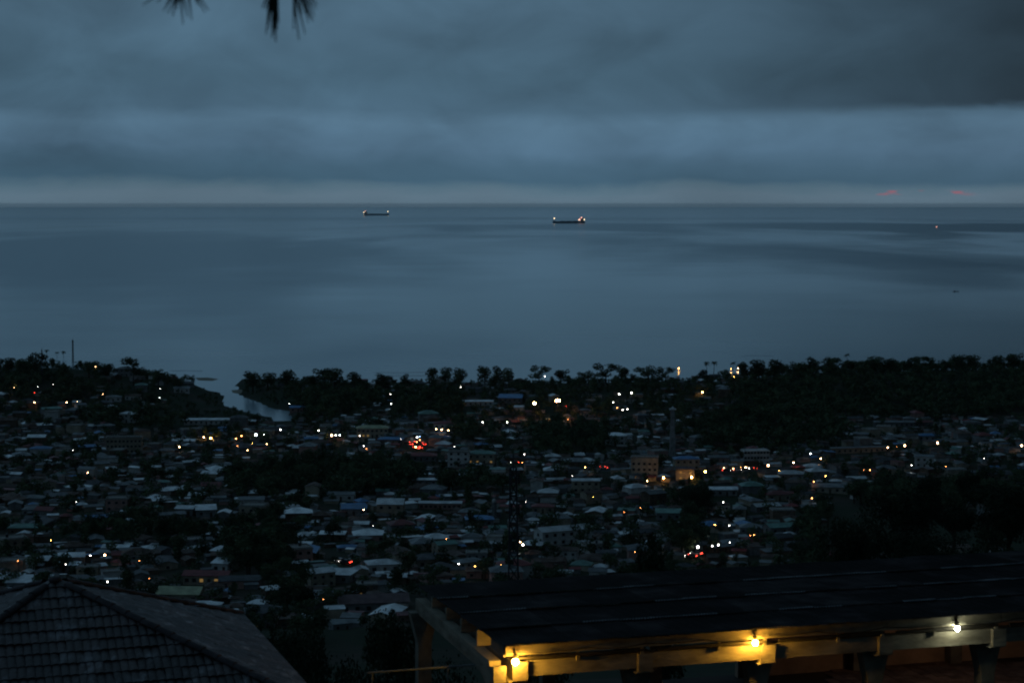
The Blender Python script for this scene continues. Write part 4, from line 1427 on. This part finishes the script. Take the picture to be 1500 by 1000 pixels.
# ------------------------------------------------------------------ woods and garden trees
tc_ = []
for _ in range(13000):
    dd = math.sqrt(rng.uniform(330 ** 2, 1640 ** 2))
    x = dd * rng.uniform(-0.28, 0.28)
    y = dd
    z = h1(x, y)
    if z < 0.8:
        continue
    px, py, dep = proj((x, y, z + 5))
    if px < -25 or px > 1525 or py > 912:
        continue
    if (px > 600 and py > 872 - (px - 600) * 0.055) or (px < 400 and py > 862 + abs(px - 80) * 0.17) or (px > 1215 and py > 735):
        continue
    wv = wooded(px, py)
    dens = 1.0 if wv > 0.0 else 0.30
    if y > 1300:
        dens = max(dens, 0.6)
    if rng.random() > dens:
        continue
    big = wv > 0
    ht = rng.uniform(7, 12.5) if big else rng.choice([rng.uniform(3, 5), rng.uniform(4, 7), rng.uniform(6, 10)])
    if y > 1420:
        ht = (rng.choice([rng.uniform(3, 6), rng.uniform(5, 8.5)]) if y < 1525 else rng.uniform(2, 4)) if px < 1060 else rng.choice([rng.uniform(4, 7), rng.uniform(6, 10)])
    if 225 < px < 420 and 560 < py < 612:
        ht = rng.uniform(2, 5)
    tc_.append((x, y, z, ht, dep, px, py, big))
kept = []
gridh = {}
for t in tc_:
    x, y, z, ht, dep, px, py, big = t
    r = ht * 0.30
    key = (int(x // 12), int(y // 12))
    if any((x - q[0]) ** 2 + (y - q[1]) ** 2 < (0.62 * (r + q[3] * 0.3)) ** 2 for a in (-1, 0, 1) for b_ in (-1, 0, 1) for q in gridh.get((key[0] + a, key[1] + b_), ())):
        continue
    if taken(x, y, -0.5) or blocks(x, y, z, z + ht, r * 0.9):
        continue
    if any((x - p.x) ** 2 + (y - p.y) ** 2 < 40 for p in ROAD):
        continue
    gridh.setdefault(key, []).append(t)
    kept.append(t)

# skyline trees one can tell apart along the coast
SKY = [(195, 521, 30, 3), (155, 532, 26, 1), (52, 516, 30, 3), (30, 524, 24, 0), (232, 541, 22, 2), (262, 551, 20, 0), (12, 523, 22, 1), (130, 527, 22, 0), (370, 542, 28, 0), (392, 545, 26, 1), (420, 540, 30, 7),
       (452, 546, 24, 2), (475, 537, 34, 0), (490, 538, 30, 1), (520, 543, 26, 7), (560, 546, 24, 5), (594, 546, 14, 5), (632, 536, 22, 0), (652, 537, 22, 1), (672, 537, 26, 7), (710, 534, 24, 0), (728, 535, 20, 5), (745, 538, 20, 1),
       (790, 535, 30, 3), (822, 540, 26, 0), (862, 541, 30, 4), (888, 532, 40, 3), (912, 536, 26, 0), (950, 533, 40, 4), (975, 537, 26, 3), (1032, 540, 18, 5), (1090, 529, 26, 0), (1112, 526, 30, 1), (1138, 525, 34, 7), (1172, 528, 26, 0),
       (1190, 522, 22, 5), (1217, 521, 34, 0), (1250, 523, 30, 2), (1280, 521, 32, 1), (1305, 523, 28, 7), (1335, 521, 26, 3), (1362, 521, 32, 3), (1402, 517, 26, 0), (1425, 519, 28, 1), (1460, 519, 30, 7), (1485, 516, 30, 0)]
skyobj = []
for (px, top, wpx, pi) in SKY:
    y = (1455 if px < 320 else (1515 if px < 1060 else 1480)) + rng.uniform(-14, 14)
    wpx *= 1.25
    q = at_y(px, top, y)
    z = h1(q.x, y)
    ht = max(6.0, q.z - z)
    skyobj.append((q.x, y, z, ht, pi, wpx * y / FPX, px))
nsky = 0
for (x, y, z, ht, pi, w, px) in skyobj:
    zone = 'headland beside the river mouth' if px < 320 else ('low shore by the open sea' if px < 1060 else 'crest of the wooded ridge by the sea')
    kd = {'round': 'round-crowned', 'spread': 'spreading', 'tall': 'narrow', 'bush': 'bushy'}[TREES[pi][0]]
    base_w = {'round': 0.95, 'spread': 1.25, 'tall': 0.5, 'bush': 1.4}[TREES[pi][0]]
    tree_at(x, y, ht, TREES[pi], '%s%s tree silhouetted against water on the %s' % ('small ' if w < 14 else ('broad ' if w > 20 else ''), kd, zone), 'trees along the skyline', wide=min(2.6, max(0.7, w / (ht * base_w))))
    nsky += 1

kept.sort(key=lambda t: -t[3] / t[4])


def beside(x, y):
    c = min(HLAB, key=lambda t: (t[0] - x) ** 2 + (t[1] - y) ** 2)
    return 'by %s house near' % c[2]


N_IND = 300 - nsky - 19
lobs = [make_lobes(k, 500 + i) for i, k in enumerate(['round', 'round', 'spread', 'round', 'bush', 'tall'])]
clouds = [leaf_cloud(l_, 240, 0.115, 0.75, 70 + i) for i, l_ in enumerate(lobs)]
SV, SF, so = [], [], 0
for k, (x, y, z, ht, dep, px, py, big) in enumerate(kept):
    pi = rng.choices(range(8), [3, 3, 3, 1.6, 1.6, 1.0, 2, 3])[0]
    if k < N_IND:
        kd = {'round': 'round-crowned', 'spread': 'spreading', 'tall': 'narrow', 'bush': 'low bushy'}[TREES[pi][0]]
        near = min(LANDMARKS, key=lambda t: (t[0] - x) ** 2 + (t[1] - y) ** 2)
        tree_at(x, y, ht, TREES[pi], '%s %s tree %s %s' % ('tall' if ht > 9 else ('low' if ht < 5.5 else 'dark'), kd, 'in the wood near' if big else beside(x, y), near[2]), 'trees of the town and its woods', wide=rng.uniform(0.85, 1.25))
    else:
        v, f = clouds[rng.randrange(6)]
        a = rng.uniform(0, 6.28)
        wd = ht * rng.uniform(0.85, 1.3)
        M = np.array([[math.cos(a) * wd, -math.sin(a) * wd, 0], [math.sin(a) * wd, math.cos(a) * wd, 0], [0, 0, ht]])
        SV.append(v @ M.T + np.array([x, y, z]))
        SF.append(f + so)
        so += len(v)
if SV:
    o = struct('distant_woodland', npmesh('distant_woodland', np.concatenate(SV), np.concatenate(SF), 'leaf'), 'stuff')
    o['label'] = 'dark woodland filling the ground between distant roofs'
    o['category'] = 'woodland'

# big near trees on the camera's own slope: (pixel x, pixel y of the top, distance, width in px, proto, label)
NT = [(1480, 700, 240, 120, 0, 'huge black round-crowned tree at the top of the dark slope'),
      (1400, 690, 265, 130, 1, 'black spreading tree rising above the dark slope beside the broad house'),
      (1320, 705, 300, 120, 0, 'black round tree at the edge of the dark slope below the lamp road'),
      (1250, 745, 270, 110, 0, 'black round tree low on the dark slope above the corrugated roof'),
      (1370, 762, 190, 150, 2, 'black bushy tree in the middle of the dark slope'),
      (1470, 770, 150, 150, 1, 'black spreading tree low on the dark slope behind the corrugated roof'),
      (1270, 800, 160, 120, 2, 'black bush right behind the far edge of the corrugated roof'),
      (955, 770, 210, 56, 3, 'tall black conical tree behind the corrugated roof'),
      (1022, 708, 830, 60, 0, 'dark round-crowned tree below the yellow glowing shop'),
      (795, 800, 230, 48, 2, 'dark round bush rising over the far edge of the corrugated roof'),
      (470, 905, 120, 190, 2, 'large black bush filling the gap beside the tiled roof'),
      (570, 880, 150, 120, 0, 'black round tree between the tiled roof and the corrugated roof'),
      (530, 940, 85, 190, 2, 'low black bush at foot of the gap between both roofs'),
      (420, 905, 170, 120, 0, 'black round tree just past the tiled eave'),
      (455, 945, 70, 130, 2, 'dark scrub bush close under the tiled eave'),
      (500, 975, 60, 170, 2, 'lowest dark scrub bush between the two near roofs'),
      (590, 962, 62, 120, 2, 'dark scrub bush in front of the thin handrail'),
      (640, 935, 75, 110, 2, 'dark scrub bush seen under the shelter side beam'),
      (610, 915, 110, 110, 2, 'black bush behind the left post of the corrugated roof')]
for (px, top, y, wpx, pi, lab) in NT:
    q = at_y(px, top, y)
    z = h1(q.x, y)
    ht = max(2.0, q.z - z)
    w = wpx * y / FPX
    base_w = {'round': 0.95, 'spread': 1.25, 'tall': 0.45, 'bush': 1.4}[NEAR[pi][0]]
    tree_at(q.x, y, ht, NEAR[pi], lab, None, wide=max(0.45, w / (ht * base_w)))

# ------------------------------------------------------------------ tiled hip roof of the near house
mat('roof_tile', (0.078, 0.055, 0.052), 0.45, spec=0.45, var=0.4, scale=1.7, col2=(0.22, 0.215, 0.23), bump=0.35, bscale=9.0, obj_var=0.55, stretch=(1.8, 1.0, 1), lo_hi=(0.50, 0.76))
mat('ridge_clay', (0.05, 0.04, 0.042), 0.7, spec=0.25, var=0.4, scale=3.0, bump=0.2, obj_var=0.3)
mat('roof_deck', (0.015, 0.014, 0.014), 0.95, var=0.2)
mat('timber_dark', (0.035, 0.028, 0.022), 0.85, spec=0.2, var=0.4, scale=2.0)
HALF, RISE = 4.85, 2.06
APEX = at_y(81, 851, 40.2)
TR = R(18.5)
EZ = APEX.z - RISE
house = thing('tiled_house', 'near house with dark tiled pyramid hip roof on the slope below', 'house', (APEX.x, APEX.y, EZ), TR)
b = MB()
e = HALF - 0.06
b.add([(-e, -e, -0.05), (e, -e, -0.05), (e, e, -0.05), (-e, e, -0.05), (0, 0, RISE - 0.07)], [(0, 1, 4), (1, 2, 4), (2, 3, 4), (3, 0, 4), (3, 2, 1, 0)])
link('roof_deck', b.mesh('roof_deck', 'roof_deck'), house)
b = MB()
gz = h1(APEX.x, APEX.y) - EZ
b.box(-4.4, 4.4, -4.4, 4.4, gz - 3.0, -0.06)
wl = link('wall', b.mesh('wall', 'wall_cream'), house)
for s_ in (-1, 1):
    o = link('window', WIN, wl, (s_ * 2.0, -4.42, -1.9))
    o = link('window', WIN, wl, (4.42, s_ * 2.0, -1.9), math.pi / 2)
for k in range(4):
    b = MB()
    M = Matrix.Rotation(k * math.pi / 2, 4, 'Z')
    b.box(-HALF - 0.02, HALF + 0.02 - 0.03, -HALF - 0.045, -HALF - 0.005, -0.24, -0.02, 0, M)
    link('fascia', b.mesh('fascia', 'timber_dark'), house)

TW, TE, TL = 0.334, 0.387, 0.46
SL = math.hypot(HALF, RISE)
PT = math.atan2(RISE, HALF)


def tile_verts(lift=0.0):
    """double-roman tile, lower edge at y=0"""
    n = 11
    up, lo = [], []
    for j, (yy, zz) in enumerate(((0.0, 0.042), (TL, 0.012))):
        for i in range(n):
            t = i / (n - 1)
            x = (t - 0.5) * TW
            c = 0.022 * abs(math.sin(2 * math.pi * t)) ** 0.8
            up.append((x, yy, zz + c))
            if j == 0:
                lo.append((x, yy, zz + c - 0.034))
    fs = [(i, i + 1, n + i + 1, n + i) for i in range(n - 1)]
    fs += [(2 * n + i, 2 * n + i + 1, i + 1, i) for i in range(n - 1)]
    return up + lo, fs


import bmesh
_b = MB()
_v, _f = tile_verts()
_b.add(_v, _f)
TILE = _b.mesh('tile', 'roof_tile')
rows = int(SL / TE)
ntile = 0
rest = MB()
for face in range(4):
    Mf = Matrix.Rotation(face * math.pi / 2, 4, 'Z') @ Matrix.Translation((0, -HALF, 0)) @ Matrix.Rotation(PT, 4, 'X')
    single = face in (0, 1)
    for j in range(rows + 1):
        y0 = j * TE
        hw0 = HALF * (1 - y0 / SL)
        n = int(hw0 / TW + 1.0)
        for i in range(-n, n + 1):
            xc = (i + (0.5 if j % 2 else 0.0)) * TW
            if abs(xc) - TW / 2 > hw0 - 0.04:
                continue
            M = Mf @ Matrix.Translation((xc, y0 - 0.05, rng.uniform(-0.004, 0.006))) @ Matrix.Rotation(rng.uniform(-0.035, 0.035), 4, 'Z') @ Matrix.Rotation(rng.uniform(-0.03, 0.03), 4, 'X')
            hw1 = HALF * (1 - (y0 + TL) / SL)
            cut = abs(xc) + TW / 2 > hw1
            pw = Matrix.Translation(house.location) @ Matrix.Rotation(TR, 4, 'Z') @ M @ Vector((0, 0.2, 0.05))
            pp = proj(pw)
            inview = -10 < pp[0] < 1510 and pp[1] < 1012
            if not cut and single and inview:
                o = link('roof_tile', TILE, house)
                o.matrix_local = M
                ntile += 1
                continue
            bm = bmesh.new()
            vv = [bm.verts.new(Vector(p)) for p in _v]
            for f_ in _f:
                bm.faces.new([vv[q] for q in f_])
            if cut:
                for sg in (-1, 1):
                    # hip plane in tile coordinates: sg*x + xc*sg <= HALF*(1-(y+y0)/SL)
                    nrm = Vector((sg, HALF / SL, 0))
                    co = Vector((sg * HALF - xc, -y0 + 0.05, 0))
                    bmesh.ops.bisect_plane(bm, geom=bm.verts[:] + bm.edges[:] + bm.faces[:], plane_co=co, plane_no=nrm, clear_outer=True)
            if len(bm.faces) == 0:
                bm.free()
                continue
            if single and inview:
                me = bpy.data.meshes.new('roof_tile')
                bm.to_mesh(me)
                me.materials.append(MATS['roof_tile'])
                o = link('roof_tile', me, house)
                o.matrix_local = M
                ntile += 1
            else:
                bm.verts.index_update()
                rest.add([M @ q.co for q in bm.verts], [tuple(q.index for q in f_.verts) for f_ in bm.faces])
            bm.free()
o = link('tiles_out_of_view', rest.mesh('far_tiles', 'roof_tile'), house)
o.name = 'far_slope_tiles'
o['kind'] = 'stuff'
b = MB()
vs = []
for j in range(2):
    for i in range(9):
        a = math.pi * i / 8
        vs.append((math.cos(a) * (0.105 - 0.01 * j), j * 0.46, math.sin(a) * (0.075 - 0.008 * j)))
b.add(vs, [(i + 1, i, 9 + i, 9 + i + 1) for i in range(8)] + [tuple(range(9))])
CAP = b.mesh('ridge_tile', 'ridge_clay')
HL = math.sqrt(2 * HALF * HALF + RISE * RISE)
for k in range(4):
    a = math.pi / 4 + k * math.pi / 2
    M = Matrix.Rotation(a - math.pi / 2, 4, 'Z') @ Matrix.Translation((0, HALF * math.sqrt(2), 0.0)) @ Matrix.Rotation(math.pi, 4, 'Z') @ Matrix.Rotation(math.atan2(RISE, HALF * math.sqrt(2)), 4, 'X')
    for j in range(int(HL / 0.40)):
        o = link('ridge_tile', CAP, house)
        o.matrix_local = M @ Matrix.Translation((0, j * 0.40, 0.055)) @ Matrix.Rotation(-0.03, 4, 'X')
b = MB()
b.ball((0, 0, RISE + 0.04), 0.15, 10, 6, sz=0.5)
link('roof_peak', b.mesh('roof_peak', 'ridge_clay', True), house)

# ------------------------------------------------------------------ terrace shelter with corrugated roof
mat('old_sheet', (0.010, 0.008, 0.008), 0.8, 0.0, 0.12, 0.5, 0.8, (0.05, 0.04, 0.04), obj_var=0.6, lo_hi=(0.42, 0.8))
mat('sheet_edge', (0.10, 0.10, 0.105), 0.7, 0.1, 0.2, 0.7, 1.5)
mat('shaded_cream', (0.15, 0.135, 0.11), 0.85, spec=0.2, var=0.35, scale=1.5, bump=0.2)  # cream darkened so columns and side fascia look less lit
mat('cream_paint', (0.20, 0.165, 0.12), 0.8, spec=0.2, var=0.35, scale=2.2, col2=(0.30, 0.26, 0.20), bump=0.3, bscale=12.0, lo_hi=(0.25, 0.75), stretch=(0.6, 0.6, 2.0))
mat('terrace_wall', (0.36, 0.24, 0.17), 0.85, spec=0.2, var=0.25, scale=1.2, bump=0.2)
mat('paver', (0.15, 0.105, 0.09), 0.85, spec=0.2, var=0.3, scale=3.0, obj_var=0.25)
mat('paver_bed', (0.06, 0.05, 0.045), 0.95, var=0.2)
mat('bulb_yellow', (0.9, 0.8, 0.5), emit=(1.0, 0.52, 0.055), estr=520)
mat('bulb_cool', (0.9, 0.9, 0.9), emit=(0.92, 1.0, 0.74), estr=115)
mat('bulb_dim', (0.9, 0.8, 0.6), emit=(1.0, 0.62, 0.34), estr=230)
CR = R(16.2)
E0 = at_y(742, 949, 40.0)
sh = thing('terrace_shelter', 'open terrace shelter with dark corrugated roof and cream beams lit by bulbs', 'shelter', E0, CR)
XL = 22.4
NX, NR, DEP = 28, 4, 8.0
SW, SLN = 0.80, 2.14


def roofz(y):
    return -0.028 * y


def sheet_mesh(tatter):
    b = MB()
    n = 44
    rows_ = 2
    vs = []
    for j in range(rows_ + 1):
        for i in range(n + 1):
            x = -0.03 + (SW + 0.06) * i / n
            y = SLN * j / rows_
            vs.append((x, y, 0.017 * math.cos(2 * math.pi * x / 0.0727) + 0.03 * (1 - j / rows_) - 0.012 * math.sin(math.pi * j / rows_) * tatter))
    fs = [(j * (n + 1) + i, j * (n + 1) + i + 1, (j + 1) * (n + 1) + i + 1, (j + 1) * (n + 1) + i) for j in range(rows_) for i in range(n)]
    b.add(vs, fs)
    # worn bright strip along the lap
    o0 = [(vs[i][0], -0.004, vs[i][2] + 0.006) for i in range(n + 1)] + [(vs[i][0], 0.09 + 0.03 * tatter, vs[i][2] + 0.004) for i in range(n + 1)]
    b.add(o0, [(i, i + 1, n + 1 + i + 1, n + 1 + i) for i in range(n)], 1)
    return b.mesh('roof_sheet', ['old_sheet', 'sheet_edge'])


SHM = [sheet_mesh(t_) for t_ in (0.0, 1.0, 2.0)]
for j in range(NR):
    for i in range(NX):
        y0 = j * 2.0
        o = link('roof_sheet', SHM[rng.randint(0, 2)], sh, (i * SW, y0 - (0.0 if j == 0 else 0.1), roofz(y0) + 0.03 + rng.uniform(-0.006, 0.006) + 0.004 * (i % 2)))
        o.rotation_euler = (math.atan(-0.028) + rng.uniform(-0.006, 0.006), rng.uniform(-0.008, 0.008), rng.uniform(-0.004, 0.004))
        if j == 0 or rng.random() < 0.45:
            o.material_slots[1].link = 'OBJECT'
            o.material_slots[1].material = MATS['old_sheet']
# fascia boards, batten rail, front beam in bays
COLX = [0.35, 3.25, 6.15, 9.05, 11.95, 14.85, 17.75, 20.65]
xs = [0.06] + [c + 0.02 for c in COLX[1:]] + [XL - 0.1]
for x0, x1 in zip(xs[:-1], xs[1:]):
    b = MB()
    b.box(x0, x1 - 0.012, 0.26, 0.30, -0.235 + rng.uniform(-0.008, 0.008), -0.022)
    link('fascia_board', b.mesh('fascia_board', 'cream_paint'), sh)
    b = MB()
    dz = rng.uniform(-0.03, 0.02)
    b.add([(x0 + 0.25, 0.30, -0.335), (x1 - 0.05, 0.30, -0.335 + dz), (x1 - 0.05, 0.36, -0.335 + dz), (x0 + 0.25, 0.36, -0.335), (x0 + 0.25, 0.30, -0.285), (x1 - 0.05, 0.30, -0.27 + dz), (x1 - 0.05, 0.36, -0.27 + dz), (x0 + 0.25, 0.36, -0.285)],
          [(3, 2, 1, 0), (4, 5, 6, 7), (0, 1, 5, 4), (1, 2, 6, 5), (2, 3, 7, 6), (3, 0, 4, 7)])
    link('batten', b.mesh('batten', 'timber_dark'), sh)
    b = MB()
    b.box(x0 + 0.20, x1 - 0.16, 0.42, 0.66, -0.74, -0.40)
    link('front_beam', b.mesh('front_beam', 'cream_paint'), sh)
    b = MB()
    xm = (x0 + x1) / 2 + rng.uniform(-0.2, 0.3)
    b.box(xm - 0.03, xm + 0.03, 0.345, 0.415, -0.46, -0.24)
    link('hanger', b.mesh('hanger', 'cream_paint'), sh)
FLZ = -3.05


def column(x, y, front=True):
    b = MB()
    b.box(x - 0.17, x + 0.17, y - 0.17, y + 0.17, FLZ - 0.6, -1.55)
    b.frustum(x - 0.17, x + 0.17, y - 0.17, y + 0.17, -1.547, x - 0.25, x + 0.25, y - 0.17, y + 0.17, -1.2)
    b.frustum(x - 0.25, x + 0.25, y - 0.17, y + 0.17, -1.197, x - 0.36, x + 0.36, y - 0.17, y + 0.17, -0.76)
    link('column', b.mesh('column', 'shaded_cream'), sh)
    if front:
        b = MB()
        b.box(x - 0.155, x + 0.185, 0.31, 0.80, -0.80, -0.40)
        b.frustum(x - 0.22, x + 0.19, 0.33, 0.8, -0.83, x - 0.155, x + 0.185, 0.33, 0.8, -0.803)
        link('beam_end', b.mesh('beam_end', 'cream_paint'), sh)
        b = MB()
        b.box(x - 0.11, x - 0.04, 0.305, 0.37, -0.397, -0.24)
        link('post_stub', b.mesh('post_stub', 'cream_paint'), sh)


for c in COLX:
    column(c if c > 1 else 0.38, 0.95)
    b = MB()
    b.box(c - 0.1, c + 0.12, 0.82, 7.7, -0.70, -0.42)
    link('cross_beam', b.mesh('cross_beam', 'cream_paint'), sh)
for c in COLX:
    column(c if c > 1 else 0.0, 7.55, False)
# left side beam with its curved haunch
b = MB()
b.box(-0.16, 0.10, 0.8, 7.7, -0.80, -0.45)
link('side_beam', b.mesh('side_beam', 'cream_paint'), sh)
b = MB()
pr = []
for k in range(9):
    a = k / 8 * math.pi / 2
    pr.append((0.30 + 1.5 * (1 - math.cos(a)) * 0.9, -0.80 - 1.15 * (1 - math.sin(a))))
vs = [(-0.20, 0.30, -0.45), (-0.20, 1.9, -0.803)] + [(-0.20, p[0], p[1]) for p in reversed(pr)]
n = len(vs)
vs2 = [(0.08, p[1], p[2]) for p in vs]
b.add(vs + vs2, [tuple(range(n)), tuple(range(2 * n - 1, n - 1, -1))] + [(i, i + n, (i + 1) % n + n, (i + 1) % n) for i in range(n)])
link('haunch', b.mesh('haunch', 'cream_paint'), sh)
for yy in (2.2, 3.6, 5.0, 6.4):
    b = MB()
    b.box(-0.05, 0.3, yy, yy + 0.09, -0.44, -0.02 + roofz(yy))
    link('rafter_end', b.mesh('rafter_end', 'cream_paint'), sh)
b = MB()
b.box(0.02, 0.06, 0.31, 1.3, -0.26, -0.03)
link('side_fascia', b.mesh('side_fascia', 'shaded_cream'), sh)

# terrace floor, its pavers and the parapet behind
ter = thing('terrace', 'paved terrace with rust red pavers under the corrugated shelter', 'terrace', E0, CR)
b = MB()
gl = h1(E0.x + 8, E0.y + 6) - E0.z
b.box(-0.4, XL, -0.6, 8.1, gl - 6.0, FLZ - 0.05)
link('slab', b.mesh('slab', 'paver_bed'), ter)
b = MB()
b.frustum(-0.145, 0.145, -0.145, 0.145, 0.0, -0.138, 0.138, -0.138, 0.138, 0.045)
PAV = b.mesh('paver', 'paver')
npv = 0
for iy in range(0, 26):
    for ix in range(0, 74):
        x, y = 0.0 + ix * 0.3, 0.1 + iy * 0.3
        pw = Matrix.Translation(E0) @ Matrix.Rotation(CR, 4, 'Z') @ Vector((x, y, FLZ))
        pp = proj(pw)
        if not (1215 < pp[0] < 1512 and 968 < pp[1] < 1008):
            continue
        if npv >= 296:
            continue
        o = link('paver', PAV, ter, (x, y, FLZ - 0.048 + rng.uniform(-0.006, 0.004)))
        npv += 1
print('pavers', npv, 'tiles', ntile)
par = thing('parapet_wall', 'low warm brown parapet wall at back of the terrace', 'wall', E0, CR)
b = MB()
b.box(8.6, XL - 0.2, 7.75, 7.95, FLZ - 0.05, FLZ + 1.15)
link('wall', b.mesh('wall', 'terrace_wall'), par)
b = MB()
b.box(8.55, XL - 0.15, 7.70, 8.0, FLZ + 1.153, FLZ + 1.23)
link('coping', b.mesh('coping', 'terrace_wall'), par)

# bulbs under the eave
def bulb(x, y, z, m, label, r=0.085):
    p = Matrix.Translation(E0) @ Matrix.Rotation(CR, 4, 'Z') @ Vector((x, y, z))
    root = thing('light_bulb', label, 'light bulb', p, CR, 'bulbs along the eave')
    b = MB()
    b.ball((0, 0, 0), r, 14, 9, sz=1.1)
    link('bulb', b.mesh('bulb', m, True), root)
    b = MB()
    b.tube([(0, 0.02, r * 0.9), (0, 0.02, r * 0.9 + 0.10)], [0.045, 0.055], 10)
    link('socket', b.mesh('socket', 'timber_dark'), root)
    b = MB()
    b.tube([(0, 0.02, r * 0.9 + 0.09), (0, 0.06, r * 0.9 + 0.15), (0, 0.17, r * 0.9 + 0.16)], 0.02, 6)
    link('bracket', b.mesh('bracket', 'timber_dark'), root)


bulb(0.24, 0.15, -0.34, 'bulb_yellow', 'bare yellow bulb glowing at the corner of the corrugated eave', 0.068)
bulb(5.78, 0.16, -0.29, 'bulb_yellow', 'bare yellow bulb glowing beside the middle beam end', 0.062)
bulb(10.78, 0.16, -0.28, 'bulb_cool', 'cold white bulb under the corrugated eave', 0.055)
bulb(13.2, 3.4, -0.62, 'bulb_dim', 'dim warm bulb hanging under the shelter roof over the pavers', 0.06) if 'bulb_dim' in MATS else None

# the flex that feeds the bulbs, sagging from nail to nail
cb = thing('light_cable', 'thin dark cable sagging along the eave between the bulbs', 'cable', E0, CR)
nails = [0.3, 1.9, 3.2, 4.6, 5.8, 7.3, 9.0, 10.8, 12.4, 14.0]
for a_, c_ in zip(nails[:-1], nails[1:]):
    b = MB()
    sag = rng.uniform(0.03, 0.09)
    b.tube([(a_ + (c_ - a_) * t_, 0.235, -0.15 - sag * 4 * t_ * (1 - t_)) for t_ in (0, .17, .33, .5, .67, .83, 1)], 0.009, 5)
    link('flex', b.mesh('flex', 'timber_dark'), cb)

# low rail beside the shelter
rl = thing('handrail', 'thin pale metal handrail on the slope left of the shelter', 'railing', (-2.0, 41.5, h1(-2, 41.5)), R(14))
zt = at_y(690, 980, 41.5).z - h1(-2, 41.5)
b = MB()
b.tube([(-1.2, 0, zt), (2.3, 0, zt + 0.05)], 0.022, 6)
link('rail', b.mesh('rail', 'roof_grey'), rl)
for x in (-1.1, 0.6, 2.2):
    b = MB()
    b.tube([(x, 0, -0.5), (x, 0, zt + 0.01)], 0.02, 6)
    link('post', b.mesh('post', 'roof_grey'), rl)

# needle-leaved tree whose twig tips hang into the picture
mat('needle', (0.02, 0.028, 0.02), 0.7, spec=0.2, var=0.3, scale=20)
pt = thing('pine_tree', 'needle-leaved tree whose drooping twig tips hang in from above', 'tree', (-4.6, 3.2, h1(-4.6, 3.2)))
PO = Vector((-4.6, 3.2, h1(-4.6, 3.2)))
b = MB()
b.tube([(0, 0, -0.8), (0.05, 0, 2.5), (0.0, 0.1, 6.0), (0.1, 0.1, 9.5)], [0.24, 0.2, 0.15, 0.06], 10)
link('trunk', b.mesh('trunk', 'bark', True), pt)
DN = 3.6
tips = [at_y(268, -30, DN), at_y(405, -24, DN), at_y(428, -34, DN + 0.15)]
b = MB()
t1 = tips[0] - PO
t2 = tips[1] - PO
b.tube([(0.05, 0.1, 4.6), (1.2, 0.15, 4.5), (2.6, 0.3, 3.6), t1 + Vector((-0.1, 0, 0.55)), t1], [0.06, 0.045, 0.025, 0.012, 0.005], 6)
b.tube([(2.6, 0.3, 3.6), t2 + Vector((-0.12, 0, 0.45)), t2], [0.02, 0.010, 0.005], 6)
b.tube([t2 + Vector((-0.06, 0, 0.25)), tips[2] - PO], [0.007, 0.004], 5)
link('limb', b.mesh('limb', 'bark'), pt)


def tuft(org, ends, wmm, n_extra=0):
    b = MB()
    o_ = org - PO
    for (px, py, dy) in ends:
        e_ = at_y(px, py, DN + dy) - PO
        mid = o_.lerp(e_, 0.5) + Vector((rng.uniform(-.004, .004), 0, 0.004))
        b.tube([o_ + Vector((rng.uniform(-.006, .006), 0, 0)), mid, e_], [wmm / 1000 * 0.9, wmm / 1000, wmm / 1000 * 0.35], 5)
    o = link('needle_tuft', b.mesh('needle_tuft', 'needle'), pt)
    o['kind'] = 'stuff'


tuft(tips[0], [(209, 8, -.05), (239, 17, 0), (241, 14, .0), (253, 24, .05), (268, 36, .05), (281, 30, -.03), (300, 18, .1), (296, 12, .1), (306, 16, .12), (290, 8, .1), (230, 4, .0), (262, 5, 0), (246, 20, .02), (275, 26, 0), (259, 15, 0)], 2.4)
tuft(tips[1], [(388, 14, 0), (392, 30, 0), (395, 42, .02), (398, 56, 0), (400, 38, 0), (404, 62, 0), (406, 44, .02), (408, 34, .0), (384, 12, .1), (402, 50, 0), (396, 22, 0), (405, 26, 0), (390, 50, .05), (393, 36, 0.03), (399, 46, 0)], 3.0)
tuft(tips[2], [(459, 32, 0), (455, 28, 0.02), (463, 14, .08), (438, 60, .05), (447, 50, .08), (465, 8, .1), (450, 20, 0), (430, 44, .08), (442, 22, 0), (456, 10, 0.05), (452, 34, 0.02), (461, 24, 0)], 2.5)

# ------------------------------------------------------------------ air
hz = bpy.data.materials.new('haze')
hz.use_nodes = True
t = hz.node_tree
t.nodes.clear()
q = G(t)
pv = q.n('ShaderNodeVolumePrincipled')
pv.inputs['Color'].default_value = (0.96, 0.98, 1.0, 1)
pv.inputs['Density'].default_value = 8.0e-6
pv.inputs['Anisotropy'].default_value = 0.2
ou = q.n('ShaderNodeOutputMaterial')
t.links.new(pv.outputs[0], ou.inputs['Volume'])
MATS['haze'] = hz
b = MB()
b.box(-111000, 111000, -111000, 111000, -10, 175)
struct('haze', b.mesh('haze', 'haze'), 'stuff')
